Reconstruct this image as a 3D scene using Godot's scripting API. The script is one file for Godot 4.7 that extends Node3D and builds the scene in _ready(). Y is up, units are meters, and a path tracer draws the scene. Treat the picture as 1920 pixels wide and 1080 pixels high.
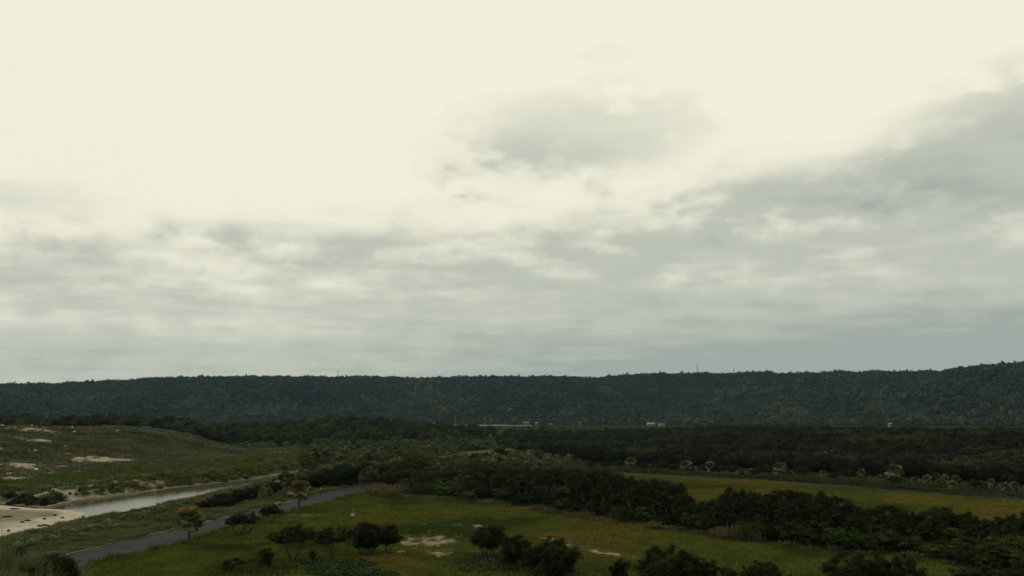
extends Node3D
# Coastal plain seen from a lookout dune: lawn, road, river and dunes below, wooded hills behind.

const FOCAL := 1500.0      # focal length in photograph pixels
const EYE := 15.0          # eye height above the plain, metres
const PITCH := 0.15743     # camera tilt upwards, radians
const WATER := -0.7

var rng := RandomNumberGenerator.new()
var n_soft := FastNoiseLite.new()
var n_mid := FastNoiseLite.new()
var n_fine := FastNoiseLite.new()
var n_cloud := FastNoiseLite.new()
var n_fold := FastNoiseLite.new()
var taken := {}
var mat := {}
var river_poly := PackedVector2Array()
var bar_poly := PackedVector2Array()
var road_left := PackedVector2Array()
var road_right := PackedVector2Array()
var road_poly := PackedVector2Array()
var road_coarse := PackedVector2Array()
var path_a := PackedVector2Array()
var path_poly := PackedVector2Array()
var lawn_poly := PackedVector2Array()
var meadow_poly := PackedVector2Array()
var wood_edge := PackedVector2Array()
var patches := []
var sky_az := PackedFloat32Array()
var sky_el := PackedFloat32Array()
var spur_az := PackedFloat32Array()
var spur_el := PackedFloat32Array()
var river_grid := PackedFloat32Array()
var wood_grid := PackedFloat32Array()


# ---------------------------------------------------------------- mesh builder
class MB:
	var v := PackedVector3Array()
	var n := PackedVector3Array()
	var c := PackedColorArray()
	var t := PackedInt32Array()

	func tri(a: Vector3, b: Vector3, d: Vector3, col: Color) -> void:
		var k := v.size()
		var m := (d - a).cross(b - a).normalized()
		v.append(a); v.append(b); v.append(d)
		n.append(m); n.append(m); n.append(m)
		c.append(col); c.append(col); c.append(col)
		t.append(k); t.append(k + 1); t.append(k + 2)

	func quad(a: Vector3, b: Vector3, d: Vector3, e: Vector3, col: Color) -> void:
		var k := v.size()
		var m := (d - a).cross(b - a).normalized()
		v.append(a); v.append(b); v.append(d); v.append(e)
		for i in 4:
			n.append(m); c.append(col)
		t.append(k); t.append(k + 1); t.append(k + 2)
		t.append(k); t.append(k + 2); t.append(k + 3)

	func leaf(p: Vector3, along: Vector3, side: Vector3, long: float, wide: float, col: Color) -> void:
		var mid := p + along * long * 0.5
		quad(p, mid + side * wide, p + along * long, mid - side * wide, col)

	func box(lo: Vector3, hi: Vector3, col: Color, b := Basis.IDENTITY, at := Vector3.ZERO) -> void:
		var q := []
		for i in 8:
			q.append(at + b * Vector3(hi.x if i & 1 else lo.x, hi.y if i & 2 else lo.y, hi.z if i & 4 else lo.z))
		for f in [[4, 6, 7, 5], [1, 3, 2, 0], [5, 7, 3, 1], [0, 2, 6, 4], [6, 2, 3, 7], [0, 4, 5, 1]]:
			quad(q[f[0]], q[f[1]], q[f[2]], q[f[3]], col)

	func tube(pts: Array, radii: Array, sides: int, col: Color, cap := true) -> void:
		var first := v.size()
		var ref := Vector3(0.31, 0.17, 0.93)
		for i in pts.size():
			var d: Vector3 = (pts[mini(i + 1, pts.size() - 1)] - pts[maxi(i - 1, 0)])
			d = d.normalized() if d.length() > 1e-6 else Vector3.UP
			var u := d.cross(ref).normalized()
			var w := d.cross(u)
			for s in sides:
				var a := TAU * s / sides
				var o := u * cos(a) + w * sin(a)
				v.append(pts[i] + o * radii[i]); n.append(o); c.append(col)
		for i in pts.size() - 1:
			for s in sides:
				var a := first + i * sides + s
				var b := first + i * sides + (s + 1) % sides
				t.append(a); t.append(a + sides); t.append(b)
				t.append(b); t.append(a + sides); t.append(b + sides)
		if cap:
			var k := v.size()
			v.append(pts[-1]); n.append((pts[-1] - pts[-2]).normalized()); c.append(col)
			for s in sides:
				t.append(first + (pts.size() - 1) * sides + s); t.append(k); t.append(first + (pts.size() - 1) * sides + (s + 1) % sides)

	func mesh() -> ArrayMesh:
		var a := []
		a.resize(Mesh.ARRAY_MAX)
		a[Mesh.ARRAY_VERTEX] = v
		a[Mesh.ARRAY_NORMAL] = n
		a[Mesh.ARRAY_COLOR] = c
		a[Mesh.ARRAY_INDEX] = t
		var m := ArrayMesh.new()
		m.add_surface_from_arrays(Mesh.PRIMITIVE_TRIANGLES, a)
		return m


# ---------------------------------------------------------------- names and tags
func numbered(called: String) -> String:
	var k: int = taken.get(called, 0)
	taken[called] = k + 1
	return called if k == 0 else "%s_%03d" % [called, k]


func tag(o: Node, label := "", category := "", group := "", kind := "") -> Node:
	if label: o.set_meta("label", label)
	if category: o.set_meta("category", category)
	if group: o.set_meta("group", group)
	if kind: o.set_meta("kind", kind)
	return o


func thing(called: String, label: String, category: String, at := Vector3.ZERO, turn := 0.0, group := "") -> Node3D:
	var o := Node3D.new()
	o.name = numbered(called)
	add_child(o)
	o.position = at
	o.rotation.y = turn
	tag(o, label, category, group)
	return o


func part(called: String, m: Mesh, material: Material, parent: Node) -> MeshInstance3D:
	var o := MeshInstance3D.new()
	o.name = numbered(called) if parent == self else called
	o.mesh = m
	o.material_override = material
	parent.add_child(o, true)
	return o


func many(called: String, m: Mesh, material: Material, where: Array, tint: PackedColorArray, label: String, category: String) -> void:
	var mm := MultiMesh.new()
	mm.transform_format = MultiMesh.TRANSFORM_3D
	mm.use_colors = true
	mm.mesh = m
	mm.instance_count = where.size()
	for i in where.size():
		mm.set_instance_transform(i, where[i])
		mm.set_instance_color(i, tint[i])
	var o := MultiMeshInstance3D.new()
	o.name = numbered(called)
	o.multimesh = mm
	o.material_override = material
	add_child(o, true)
	tag(o, label, category, "", "stuff")


# ---------------------------------------------------------------- pixels to places
func ray(px: float, py: float) -> Vector3:
	var x := (px - 960.0) / FOCAL
	var y := (540.0 - py) / FOCAL
	return Vector3(x, y * cos(PITCH) + sin(PITCH), -cos(PITCH) + y * sin(PITCH))


func on_level(px: float, py: float, level := 0.0) -> Vector2:
	var d := ray(px, py)
	var k := (EYE - level) / maxf(-d.y, 0.001)
	return Vector2(d.x * k, d.z * k)


func hit(px: float, py: float) -> Vector3:
	var d := ray(px, py)
	d /= Vector2(d.x, d.z).length()
	var a := 30.0
	var b := a
	while b < 3500.0:
		b = a * 1.012
		if EYE + d.y * b < height(d.x * b, d.z * b):
			break
		a = b
	for i in 12:
		var m := (a + b) * 0.5
		if EYE + d.y * m < height(d.x * m, d.z * m): b = m
		else: a = m
	return Vector3(d.x * b, height(d.x * b, d.z * b), d.z * b)


func top_over(p: Vector3, py: float) -> float:
	# height above p of the sight line through picture row py
	var r := Vector2(p.x, p.z).length()
	var px := 960.0
	for i in 4:   # column of p on that row
		var d := ray(px, py)
		px = 960.0 + FOCAL * (p.x / -p.z) * -d.z
	var q := ray(px, py)
	return EYE + q.y / Vector2(q.x, q.z).length() * r - p.y


func levels(list: Array, level := 0.0) -> PackedVector2Array:
	var out := PackedVector2Array()
	for p in list:
		out.append(on_level(p[0], p[1], level))
	return out


func seg_dist(p: Vector2, a: Vector2, b: Vector2) -> float:
	var ab := b - a
	var k := clampf((p - a).dot(ab) / maxf(ab.length_squared(), 1e-6), 0.0, 1.0)
	return p.distance_to(a + ab * k)


func line_dist(p: Vector2, line: PackedVector2Array, closed := false) -> float:
	var best := 1e9
	for i in line.size() - (0 if closed else 1):
		best = minf(best, seg_dist(p, line[i], line[(i + 1) % line.size()]))
	return best


func signed_dist(p: Vector2, poly: PackedVector2Array) -> float:
	var d := line_dist(p, poly, true)
	return -d if Geometry2D.is_point_in_polygon(p, poly) else d


func smooth(a: float, b: float, x: float) -> float:
	var k := clampf((x - a) / (b - a), 0.0, 1.0)
	return k * k * (3.0 - 2.0 * k)


func interp(xs: PackedFloat32Array, ys: PackedFloat32Array, x: float) -> float:
	if x <= xs[0]: return ys[0]
	for i in xs.size() - 1:
		if x <= xs[i + 1]:
			return lerpf(ys[i], ys[i + 1], (x - xs[i]) / (xs[i + 1] - xs[i]))
	return ys[-1]


# ---------------------------------------------------------------- terrain
func river_dist(x: float, z: float) -> float:
	# signed distance to the river bed, from a grid of one metre
	var u := clampf(x + 260.0, 0.0, 318.9)
	var v := clampf(-z - 50.0, 0.0, 428.9)
	var i := int(u)
	var j := int(v)
	var k := j * 321 + i
	return lerpf(lerpf(river_grid[k], river_grid[k + 1], u - i), lerpf(river_grid[k + 321], river_grid[k + 322], u - i), v - j)


func wood_depth(x: float, z: float) -> float:
	# metres behind the edge of the eastern wood, negative in front of it, from a grid of three metres
	if x < -5.0 or z > -40.0 or x > 500.0 or z < -800.0: return -100.0
	var u := (x + 5.0) / 3.0
	var v := (-z - 40.0) / 3.0
	var i := int(u)
	var j := int(v)
	var k := j * 172 + i
	return lerpf(lerpf(wood_grid[k], wood_grid[k + 1], u - i), lerpf(wood_grid[k + 172], wood_grid[k + 173], u - i), v - j)


func fill_grids() -> void:
	river_grid.resize(321 * 431)
	for j in 431:
		for i in 321:
			river_grid[j * 321 + i] = signed_dist(Vector2(i - 260.0, -50.0 - j), river_poly)
	wood_grid.resize(172 * 256)
	for j in 256:
		for i in 172:
			wood_grid[j * 172 + i] = wood_measure(i * 3.0 - 5.0, -40.0 - j * 3.0)


func wood_measure(x: float, z: float) -> float:
	var p := Vector2(x, z)
	var best := 1e9
	var side := -1.0
	for i in wood_edge.size() - 1:
		var a := wood_edge[i]
		var b := wood_edge[i + 1]
		var d := seg_dist(p, a, b)
		if d < best:
			best = d
			side = 1.0 if (b - a).cross(p - a) < 0.0 else -1.0
	return best * side


func height(x: float, z: float) -> float:
	var r := sqrt(x * x + z * z)
	var h := n_soft.get_noise_2d(x * 0.6, z * 0.6) * 0.35
	if r < 75.0:
		h += 13.2 * pow(1.0 - r / 75.0, 1.6)
		var q := Vector2(x + 34.0, z + 39.0).length_squared()
		h += 8.2 * exp(-q / 140.0)
	if r > 420.0: h *= smooth(900.0, 420.0, r)
	if z > 0.0: return h
	var d := -z
	if x < 60.0 and r < 480.0:
		var s := river_dist(x, z) if r > 60.0 else 40.0
		if s < 0.0:
			h = WATER - minf(-s * 0.22, 0.9)
			var b := signed_dist(Vector2(x, z), bar_poly)
			if b < 3.0:
				h = maxf(h, WATER - 0.10 * b if b > 0.0 else WATER + minf(-b * 0.045, 0.5))
		else:
			h = lerpf(WATER, h, smooth(0.0, 5.5, s))
			var k := x / d
			var dune := smooth(-0.31, -0.45, k + 0.02 * n_soft.get_noise_2d(x, z)) * smooth(6.0, 150.0, s) * smooth(120.0, 210.0, r)
			h += dune * (9.6 + 1.6 * n_mid.get_noise_2d(x * 0.5, z * 0.5) + 1.2 * n_soft.get_noise_2d(x * 1.3 + 50.0, z * 1.3))
			if k < -0.28 and s < 40.0:
				h += 0.3 * smooth(1.0, 5.0, s) * (1.0 + n_mid.get_noise_2d(x * 2.0, z * 2.0))
			if k < -0.2 and line_dist(Vector2(x, z), road_coarse) > 20.0:
				h += 1.1 * smooth(1.2, 9.0, s) * smooth(60.0, 20.0, s)
	elif r < 900.0 and x < 60.0 and x < -0.25 * d:
		h += 9.6 * smooth(-0.31, -0.45, x / d) * smooth(700.0, 480.0, r)
	if r > 330.0 and r < 1000.0:
		var a := Vector2((x + 116.0) / 72.0, (d - 575.0) / 95.0).length_squared()
		h += 10.0 * exp(-a)
		var b := Vector2((x + 330.0) / 140.0, (d - 500.0) / 85.0).length_squared()
		h = maxf(h, 10.0 * exp(-b * 0.6))
	var w := wood_depth(x, z) if r > 120.0 and r < 800.0 else -100.0
	if w > 0.0:
		h += lerpf(0.35, 1.0, smooth(0.05, 0.30, x / d)) * (4.9 + 1.2 * n_soft.get_noise_2d(x, z)) * smooth(0.0, 95.0, w) * smooth(420.0, 230.0, w)
	return h


func hills(x: float, z: float) -> float:
	var r := sqrt(x * x + z * z)
	var az := atan2(x, -z)
	var el := interp(sky_az, sky_el, az)
	var crest_r := lerpf(2300.0, 2150.0, smooth(-0.4, 0.5, az)) + 90.0 * n_soft.get_noise_2d(az * 300.0, 7.0)
	var crest := EYE + crest_r * tan(el) - 8.0
	var foot := 1440.0 + 60.0 * n_soft.get_noise_2d(az * 600.0, 91.0)
	var f := clampf((r - foot) / (crest_r - foot), 0.0, 1.0)
	var prof := lerpf(f, f * f * (3.0 - 2.0 * f), 0.35)
	var arc := az * 1850.0
	var fold := 1.0 - smooth(0.0, 0.5, absf(n_fold.get_noise_2d(arc + r * 0.42, r * 0.25)))
	var small := n_mid.get_noise_2d(arc * 0.55, r * 0.25)
	var h := crest * (prof - sin(PI * pow(f, 0.8)) * (-0.12 + 0.78 * fold + 0.08 * small))
	if r > crest_r:
		h = crest * (1.0 - 0.3 * smooth(crest_r, crest_r + 700.0, r))
	if az > spur_az[0] - 0.05:
		var e2 := interp(spur_az, spur_el, az)
		var c2 := EYE + 1680.0 * tan(e2) - 8.0
		var g := clampf((r - 1290.0) / 390.0, 0.0, 1.0)
		var p2 := lerpf(g, g * g * (3.0 - 2.0 * g), 0.5)
		var f2 := 1.0 - smooth(0.0, 0.5, absf(n_fold.get_noise_2d(arc * 1.2 + r * 0.8, r * 0.2 + 900.0)))
		var h2 := c2 * (p2 - sin(PI * g) * (-0.08 + 0.60 * f2))
		if r > 1680.0: h2 = c2 * (1.0 - 0.5 * smooth(1680.0, 1960.0, r))
		h = maxf(h, h2)
	return maxf(h, -2.0)


# zones: 0 low river bed, 1 road, 2 lawn, 3 meadow, 4 dune, 5 river margin, 6 scrub plain, 7 wood floor
func zone(x: float, z: float) -> int:
	var p := Vector2(x, z)
	if z > -20.0: return 6
	if wood_depth(x, z) > 0.0: return 7
	if x < 60.0 and -z < 478.0 and river_dist(x, z) < 0.0: return 0
	if Geometry2D.is_point_in_polygon(p, road_poly) or Geometry2D.is_point_in_polygon(p, path_poly): return 1
	if Geometry2D.is_point_in_polygon(p, lawn_poly): return 2
	if Geometry2D.is_point_in_polygon(p, meadow_poly): return 3
	var r := p.length()
	if r > 380.0 and absf(x + 112.0) < 150.0 and r < 760.0: return 7 if height(x, z) > 2.2 else 6
	if r > 115.0 and x / -z < -0.26 and r < 420.0 and line_dist(p, road_coarse) > 26.0: return 4
	if r < 200.0 and x < 0.0: return 5
	return 6


func sand_at(x: float, z: float) -> float:
	var best := 0.0
	for e in patches:
		var far: float = absf(x - e[0]) + absf(z - e[1])
		if far > 3.2 * maxf(e[2], e[3]): continue
		var q := Vector2(x - e[0], z - e[1]).rotated(e[4])
		var k: float = Vector2(q.x / e[2], q.y / e[3]).length_squared()
		if k < 2.4:
			var m: float = e[5] * (1.25 - k) + 1.0 * n_fine.get_noise_2d(x * 3.0, z * 1.1) + 0.7 * n_fine.get_noise_2d(x * 0.8 + 40.0, z * 0.4) + 0.4 * n_mid.get_noise_2d(x * 3.0, z * 3.0)
			best = maxf(best, smooth(0.18, 0.85, m))
	return best


func mixc(a: Color, b: Color, k: float) -> Color:
	return a.lerp(b, clampf(k, 0.0, 1.0))


func ground_color(x: float, z: float, zn: int) -> Color:
	var a := n_soft.get_noise_2d(x * 2.2, z * 2.2)
	var b := n_mid.get_noise_2d(x * 1.7, z * 1.7)
	var f := n_fine.get_noise_2d(x, z)
	var green := Color(0.028, 0.038, 0.010)
	var gold := Color(0.088, 0.077, 0.016)
	var sand := Color(0.40, 0.36, 0.28)
	var c := green
	match zn:
		0:
			var s := signed_dist(Vector2(x, z), bar_poly)
			c = Color(0.13, 0.115, 0.08)
			if s < 1.5:
				c = mixc(Color(0.56, 0.52, 0.42), Color(0.27, 0.23, 0.18), smooth(0.30, 0.62, -s * 0.085 + 0.35 * a + 0.2 * b))
				c = mixc(c, Color(0.16, 0.13, 0.10), smooth(0.38, 0.6, f) * 0.5)
		2:
			c = mixc(Color(0.058, 0.072, 0.013), gold, smooth(0.0, 0.5, a + 0.45 * b))
			c = mixc(c, Color(0.032, 0.045, 0.010), smooth(0.08, 0.42, -a + 0.5 * b))
		3:
			c = mixc(Color(0.056, 0.066, 0.012), gold, smooth(-0.25, 0.40, a + 0.5 * b))
			c = mixc(c, Color(0.038, 0.046, 0.009), smooth(0.15, 0.5, -a + 0.3 * b))
		4:
			c = mixc(Color(0.078, 0.076, 0.042), Color(0.044, 0.052, 0.022), smooth(-0.25, 0.35, 0.7 * a + 0.8 * b + 0.4 * f))
			var s := absf(river_dist(x, z))
			c = mixc(Color(0.048, 0.066, 0.015), c, smooth(22.0, 42.0, s + 10.0 * b))
			if s < 16.0:
				var bare := smooth(15.0, 5.0, s + 6.0 * b) * smooth(-0.30, -0.42, x / -z + 0.15 * a)
				c = mixc(c, Color(0.30, 0.25, 0.18), bare * smooth(-0.05, 0.25, n_fine.get_noise_2d(x * 2.2, z * 1.2) + 0.5 * f + 0.3 * b))
			if s < 2.2:
				c = mixc(Color(0.26, 0.215, 0.16), c, smooth(1.0, 2.2, s + f))
		5:
			c = mixc(Color(0.066, 0.084, 0.038), Color(0.046, 0.068, 0.015), smooth(-0.2, 0.3, a + 0.5 * b))
			c = mixc(c, Color(0.078, 0.074, 0.036), smooth(0.1, 0.5, b - a))
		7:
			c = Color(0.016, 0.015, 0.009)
		_:
			c = mixc(Color(0.028, 0.036, 0.013), Color(0.042, 0.043, 0.020), smooth(-0.1, 0.45, a + 0.5 * b))
	var k := sand_at(x, z) if zn in [2, 4, 5, 6] else 0.0
	if k > 0.0: c = mixc(c, Color(0.27, 0.235, 0.165) if zn == 2 else sand, k)
	return c * (1.0 + 0.35 * f)


func set_noise(n: FastNoiseLite, s: int, freq: float, oct: int) -> void:
	n.seed = s
	n.noise_type = FastNoiseLite.TYPE_SIMPLEX_SMOOTH
	n.frequency = freq
	n.fractal_type = FastNoiseLite.FRACTAL_FBM
	n.fractal_octaves = oct


func noise_texture(s: int, freq: float, lo: float, hi: float, as_bump := false) -> Texture2D:
	var n := FastNoiseLite.new()
	set_noise(n, s, freq, 5)
	var im := n.get_seamless_image(512, 512)
	im.convert(Image.FORMAT_RGBA8)
	if as_bump:
		im.bump_map_to_normal_map(4.0)
		return ImageTexture.create_from_image(im)
	var flat := Image.create(512, 512, false, Image.FORMAT_RGBA8)
	var data := im.get_data()
	for i in range(0, data.size(), 4):
		var g := int(255.0 * lerpf(lo, hi, data[i] / 255.0))
		data[i] = g; data[i + 1] = g; data[i + 2] = g; data[i + 3] = 255
	flat.set_data(512, 512, false, Image.FORMAT_RGBA8, data)
	return ImageTexture.create_from_image(flat)


func surface(called: String, rough: float, tex: Texture2D = null, tile := 1.0, spec := 0.35) -> StandardMaterial3D:
	var m := StandardMaterial3D.new()
	m.resource_name = called
	m.vertex_color_use_as_albedo = true
	m.roughness = rough
	m.metallic_specular = spec
	if spec <= 0.0: m.specular_mode = BaseMaterial3D.SPECULAR_DISABLED
	if tex:
		m.albedo_texture = tex
		m.uv1_triplanar = true
		m.uv1_world_triplanar = true
		m.uv1_scale = Vector3.ONE / tile
	return m


func leafy(called: String, through: Color) -> StandardMaterial3D:
	var m := surface(called, 0.7, null, 1.0, 0.13)
	m.backlight_enabled = true
	m.backlight = through
	m.cull_mode = BaseMaterial3D.CULL_DISABLED
	return m


# ---------------------------------------------------------------- sky
func cloud(az: float, el: float) -> Color:
	var te := tan(maxf(el, 0.0)) + 0.075
	var x := sin(az) / te
	var y := cos(az) / te
	var deg := rad_to_deg(el)
	var side := clampf(sin(az) / sin(0.57), -1.15, 1.15)
	side = lerpf(side, 0.95, smooth(0.75, 1.7, absf(az)))   # the deck goes on round the horizon, thickened out of view to darken the sky
	var warp := n_cloud.get_noise_3d(x * 9.0, y * 9.0, 40.0)
	var broad := n_cloud.get_noise_3d(x * 7.0 + 5.0, y * 13.0 + warp * 6.0, 0.0)
	var streak := n_cloud.get_noise_3d(x * 17.0 + warp * 12.0, y * 34.0 + warp * 18.0, 90.0)
	var puff := n_cloud.get_noise_3d(sin(az) * 330.0 + warp * 10.0, deg * 13.0 + warp * 9.0 + streak * 10.0, cos(az) * 330.0)
	var ripple := n_cloud.get_noise_3d(x * 44.0 + warp * 22.0, y * 74.0 + warp * 24.0, 170.0)
	# a deck of cloud low down, thicker towards the east, thinning upwards
	var lift := 14.4 + 3.9 * side + 3.0 * broad + 2.2 * puff
	var deck := smooth(lift + 2.2, lift - 5.5, deg)
	var t := deck * (0.66 + 0.16 * side + 0.30 * smooth(9.0, 1.5, deg))
	t += deck * lerpf(1.0, 0.55, smooth(11.0, 4.0, deg)) * (0.26 * streak + 0.44 * puff + 0.30 * broad + 0.34 * ripple)
	t += smooth(10.0, 1.5, deg) * (0.36 + 0.44 * maxf(side, -0.5))
	# separate banks: azimuth, elevation, half width, half height, weight (degrees)
	var a := rad_to_deg(az)
	for bnk in [[5.2, 19.9, 9.0, 2.8, 0.42], [0.5, 18.2, 7.0, 2.0, 0.22], [34.0, 16.0, 9.0, 4.0, 0.8], [22.0, 14.6, 9.0, 2.6, 0.40], [-33.0, 12.8, 5.5, 1.5, 0.3], [-15.5, 12.2, 8.0, 1.0, 0.34], [7.0, 25.0, 1.8, 0.7, 0.12], [78.0, 21.0, 12.0, 4.5, 0.8], [-75.0, 18.0, 10.0, 3.0, 0.6], [130.0, 22.0, 13.0, 4.0, 0.8], [-140.0, 20.0, 12.0, 4.0, 0.8]]:
		var q := Vector2((a - bnk[0]) / bnk[2] + 0.55 * puff, (deg - bnk[1]) / bnk[3] + 0.7 * puff + 0.5 * streak).length_squared()
		if q < 2.0: t += bnk[4] * smooth(1.7, 0.1, q) * (1.0 + 0.5 * streak + 0.5 * puff)
	t += 0.05 * broad * smooth(45.0, 12.0, deg)
	if t > 0.85: t = lerpf(t, minf(t, 0.85 + (t - 0.85) * 0.35), smooth(6.0, 11.0, deg))
	t = maxf(t, 0.0)
	var cream := Vector3(0.895, 0.872, 0.706)
	var grey := Vector3(0.500, 0.530, 0.455)
	var blue := Vector3(0.225, 0.283, 0.280)
	var c := cream.lerp(grey, smooth(-0.12, 1.0, t)) if t < 1.0 else grey.lerp(blue, smooth(0.7, 2.1, t) * 1.05 - 0.04)
	if t < 0.001: c = cream
	return Color(c.x, c.y, c.z)


func sky_texture() -> Texture2D:
	var w := 4096
	var low := Image.create(512, 256, false, Image.FORMAT_RGBF)
	for j in 256:
		var el := (0.5 - (j + 0.5) / 256.0) * PI
		for i in 512:
			if el > 0.0:
				low.set_pixel(i, j, cloud(wrapf((i + 0.5) / 512.0 * TAU, -PI, PI), el))
			else:
				low.set_pixel(i, j, Color(0.06, 0.065, 0.04))
	low.resize(w, w / 2, Image.INTERPOLATE_BILINEAR)
	var i0 := -int(w * 40.0 / 360.0)   # the panorama's first column looks along -Z
	var i1 := int(w * 40.0 / 360.0)
	var j0 := int(w / 2 * (0.5 - 32.0 / 180.0))
	for j in range(j0, w / 4):
		var el := (0.5 - (j + 0.5) / (w / 2.0)) * PI
		for i in range(i0, i1):
			low.set_pixel(posmod(i, w), j, cloud((i + 0.5) / w * TAU, el))
	return ImageTexture.create_from_image(low)


# ---------------------------------------------------------------- plants
func rand_dir(g: RandomNumberGenerator) -> Vector3:
	var y := g.randf_range(-1.0, 1.0)
	var a := g.randf() * TAU
	var s := sqrt(1.0 - y * y)
	return Vector3(s * cos(a), y, s * sin(a))


func jitter(g: RandomNumberGenerator, c: Color, k: float) -> Color:
	var m := 1.0 + g.randf_range(-k, k)
	return Color(c.r * m * (1.0 + g.randf_range(-k, k) * 0.5), c.g * m, c.b * m * (1.0 + g.randf_range(-k, k) * 0.5))


func clump(b: MB, g: RandomNumberGenerator, at: Vector3, rad: float, count: int, size: float, col: Color, up := 0.25, core := Vector3.INF, loose := 0.75) -> void:
	if core == Vector3.INF: core = at
	var cc := jitter(g, col, 0.38)
	if g.randf() < 0.16: cc = Color(cc.r * 1.7, cc.g * 1.6, cc.b * 1.2)   # a spray of young leaves
	for i in count:
		var o := rand_dir(g)
		o.y *= 0.75
		var k := pow(g.randf(), 0.45)
		var p := at + o * rad * k
		var face := (o + (at - core) * 0.35 + Vector3(0, up + 0.25, 0) + rand_dir(g) * loose).normalized()
		var along := face.cross(rand_dir(g)).normalized()
		var side := face.cross(along)
		var s := size * g.randf_range(0.7, 1.3)
		b.leaf(p, along, side, s, s * 0.34, jitter(g, cc, 0.16))


# options: h height, w width, base share of height below the crown, stems, clumps, leaves, size, rad, sweep, lean, col, bark, girth, spread
func tree_shape(o: Dictionary) -> Dictionary:
	var g := RandomNumberGenerator.new()
	g.seed = o.seed
	var wood := MB.new()
	var green := MB.new()
	var h: float = o.h
	var rx: float = o.w * 0.5
	var base: float = o.base
	var cy := h * (base + (1.0 - base) * 0.5)
	var ry := h * (1.0 - base) * 0.5
	var nodes := []
	for s in int(o.stems):
		var a: float = TAU * (s + g.randf_range(-0.3, 0.3)) / o.stems
		var out := Vector3(cos(a), 0, sin(a))
		var spread: float = o.get("spread", 0.35) if o.stems > 1 else 0.08
		var from: Vector3 = out * (0.10 * (o.stems - 1) * 0.35)
		from.y = -0.12
		var to: Vector3 = out * rx * spread * g.randf_range(0.7, 1.4) + Vector3(o.get("lean", 0.0) * rx, h * (base + 0.22 * g.randf_range(0.7, 1.4)), 0)
		var pts := []
		var rad := []
		var girth: float = o.girth * g.randf_range(0.7, 1.1)
		for k in 7:
			var f := k / 6.0
			var p: Vector3 = from.lerp(to, f) + Vector3(g.randf_range(-1, 1), 0, g.randf_range(-1, 1)) * 0.05 * h * sin(PI * f) * 0.9
			p += out * rx * spread * 0.3 * sin(PI * f) * g.randf_range(-0.2, 0.9)
			pts.append(p)
			rad.append(girth * lerpf(1.25 if k == 0 else 1.0, 0.5, f))
			if k >= 3: nodes.append(p)
		wood.tube(pts, rad, 7, jitter(g, o.bark, 0.1))
	var ph := g.randf() * 100.0
	for k in int(o.clumps):
		var d := rand_dir(g)
		if d.y < 0.0: d.y *= o.get("under", 0.6)
		var reach := lerpf(0.45, 1.0, pow(g.randf(), 0.5)) * (0.86 + 0.42 * n_mid.get_noise_3d(d.x * 22.0 + ph, d.y * 22.0, d.z * 22.0 + ph))
		var p := Vector3(d.x * rx * reach, cy + d.y * ry * reach, d.z * rx * reach)
		var sweep: float = o.get("sweep", 0.0)
		if sweep > 0.0:
			var f := clampf((p.x + rx) / (2.0 * rx), 0.0, 1.0)
			p.y = h * base + (p.y - h * base) * lerpf(1.0 - sweep, 1.0, pow(f, 0.7))
			p.x += 0.18 * sweep * (p.y - h * base)
		p.x += o.get("lean", 0.0) * rx * 0.7
		p.y = maxf(p.y, 0.15)
		var near: Vector3 = nodes[0]
		var bd := 1e9
		for q in nodes:
			var dd: float = p.distance_to(q) + (0.6 if q.y > p.y else 0.0) + g.randf() * 0.3
			if dd < bd:
				bd = dd
				near = q
		var m := near.lerp(p, 0.5) + Vector3(g.randf_range(-0.1, 0.1), -0.06 * h * g.randf(), g.randf_range(-0.1, 0.1))
		wood.tube([near, m, p], [o.girth * 0.34, o.girth * 0.22, o.girth * 0.08], 4, jitter(g, o.bark, 0.12), false)
		nodes.append(m)
		clump(green, g, p, o.rad * g.randf_range(0.7, 1.25), int(o.leaves), o.size, o.col, 0.3, Vector3(0, cy - 0.3 * ry, 0))
	for k in int(o.get("bare", 0)):   # dead side shoots
		var q: Vector3 = nodes[g.randi() % mini(8, nodes.size())]
		var a := g.randf() * TAU
		var e := q + Vector3(cos(a), g.randf_range(-0.1, 0.5), sin(a)) * rx * g.randf_range(0.4, 0.9)
		wood.tube([q, q.lerp(e, 0.5) + Vector3(0, -0.1, 0), e], [o.girth * 0.3, o.girth * 0.2, 0.01], 4, jitter(g, o.bark, 0.15), false)
	var wm := wood.mesh()
	var gm := green.mesh()
	var box := gm.get_aabb()
	return {"wood": wm, "green": gm, "h": box.end.y, "w": (box.size.x + box.size.z) * 0.5, "mid": (box.position + box.end) * 0.5}


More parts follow.
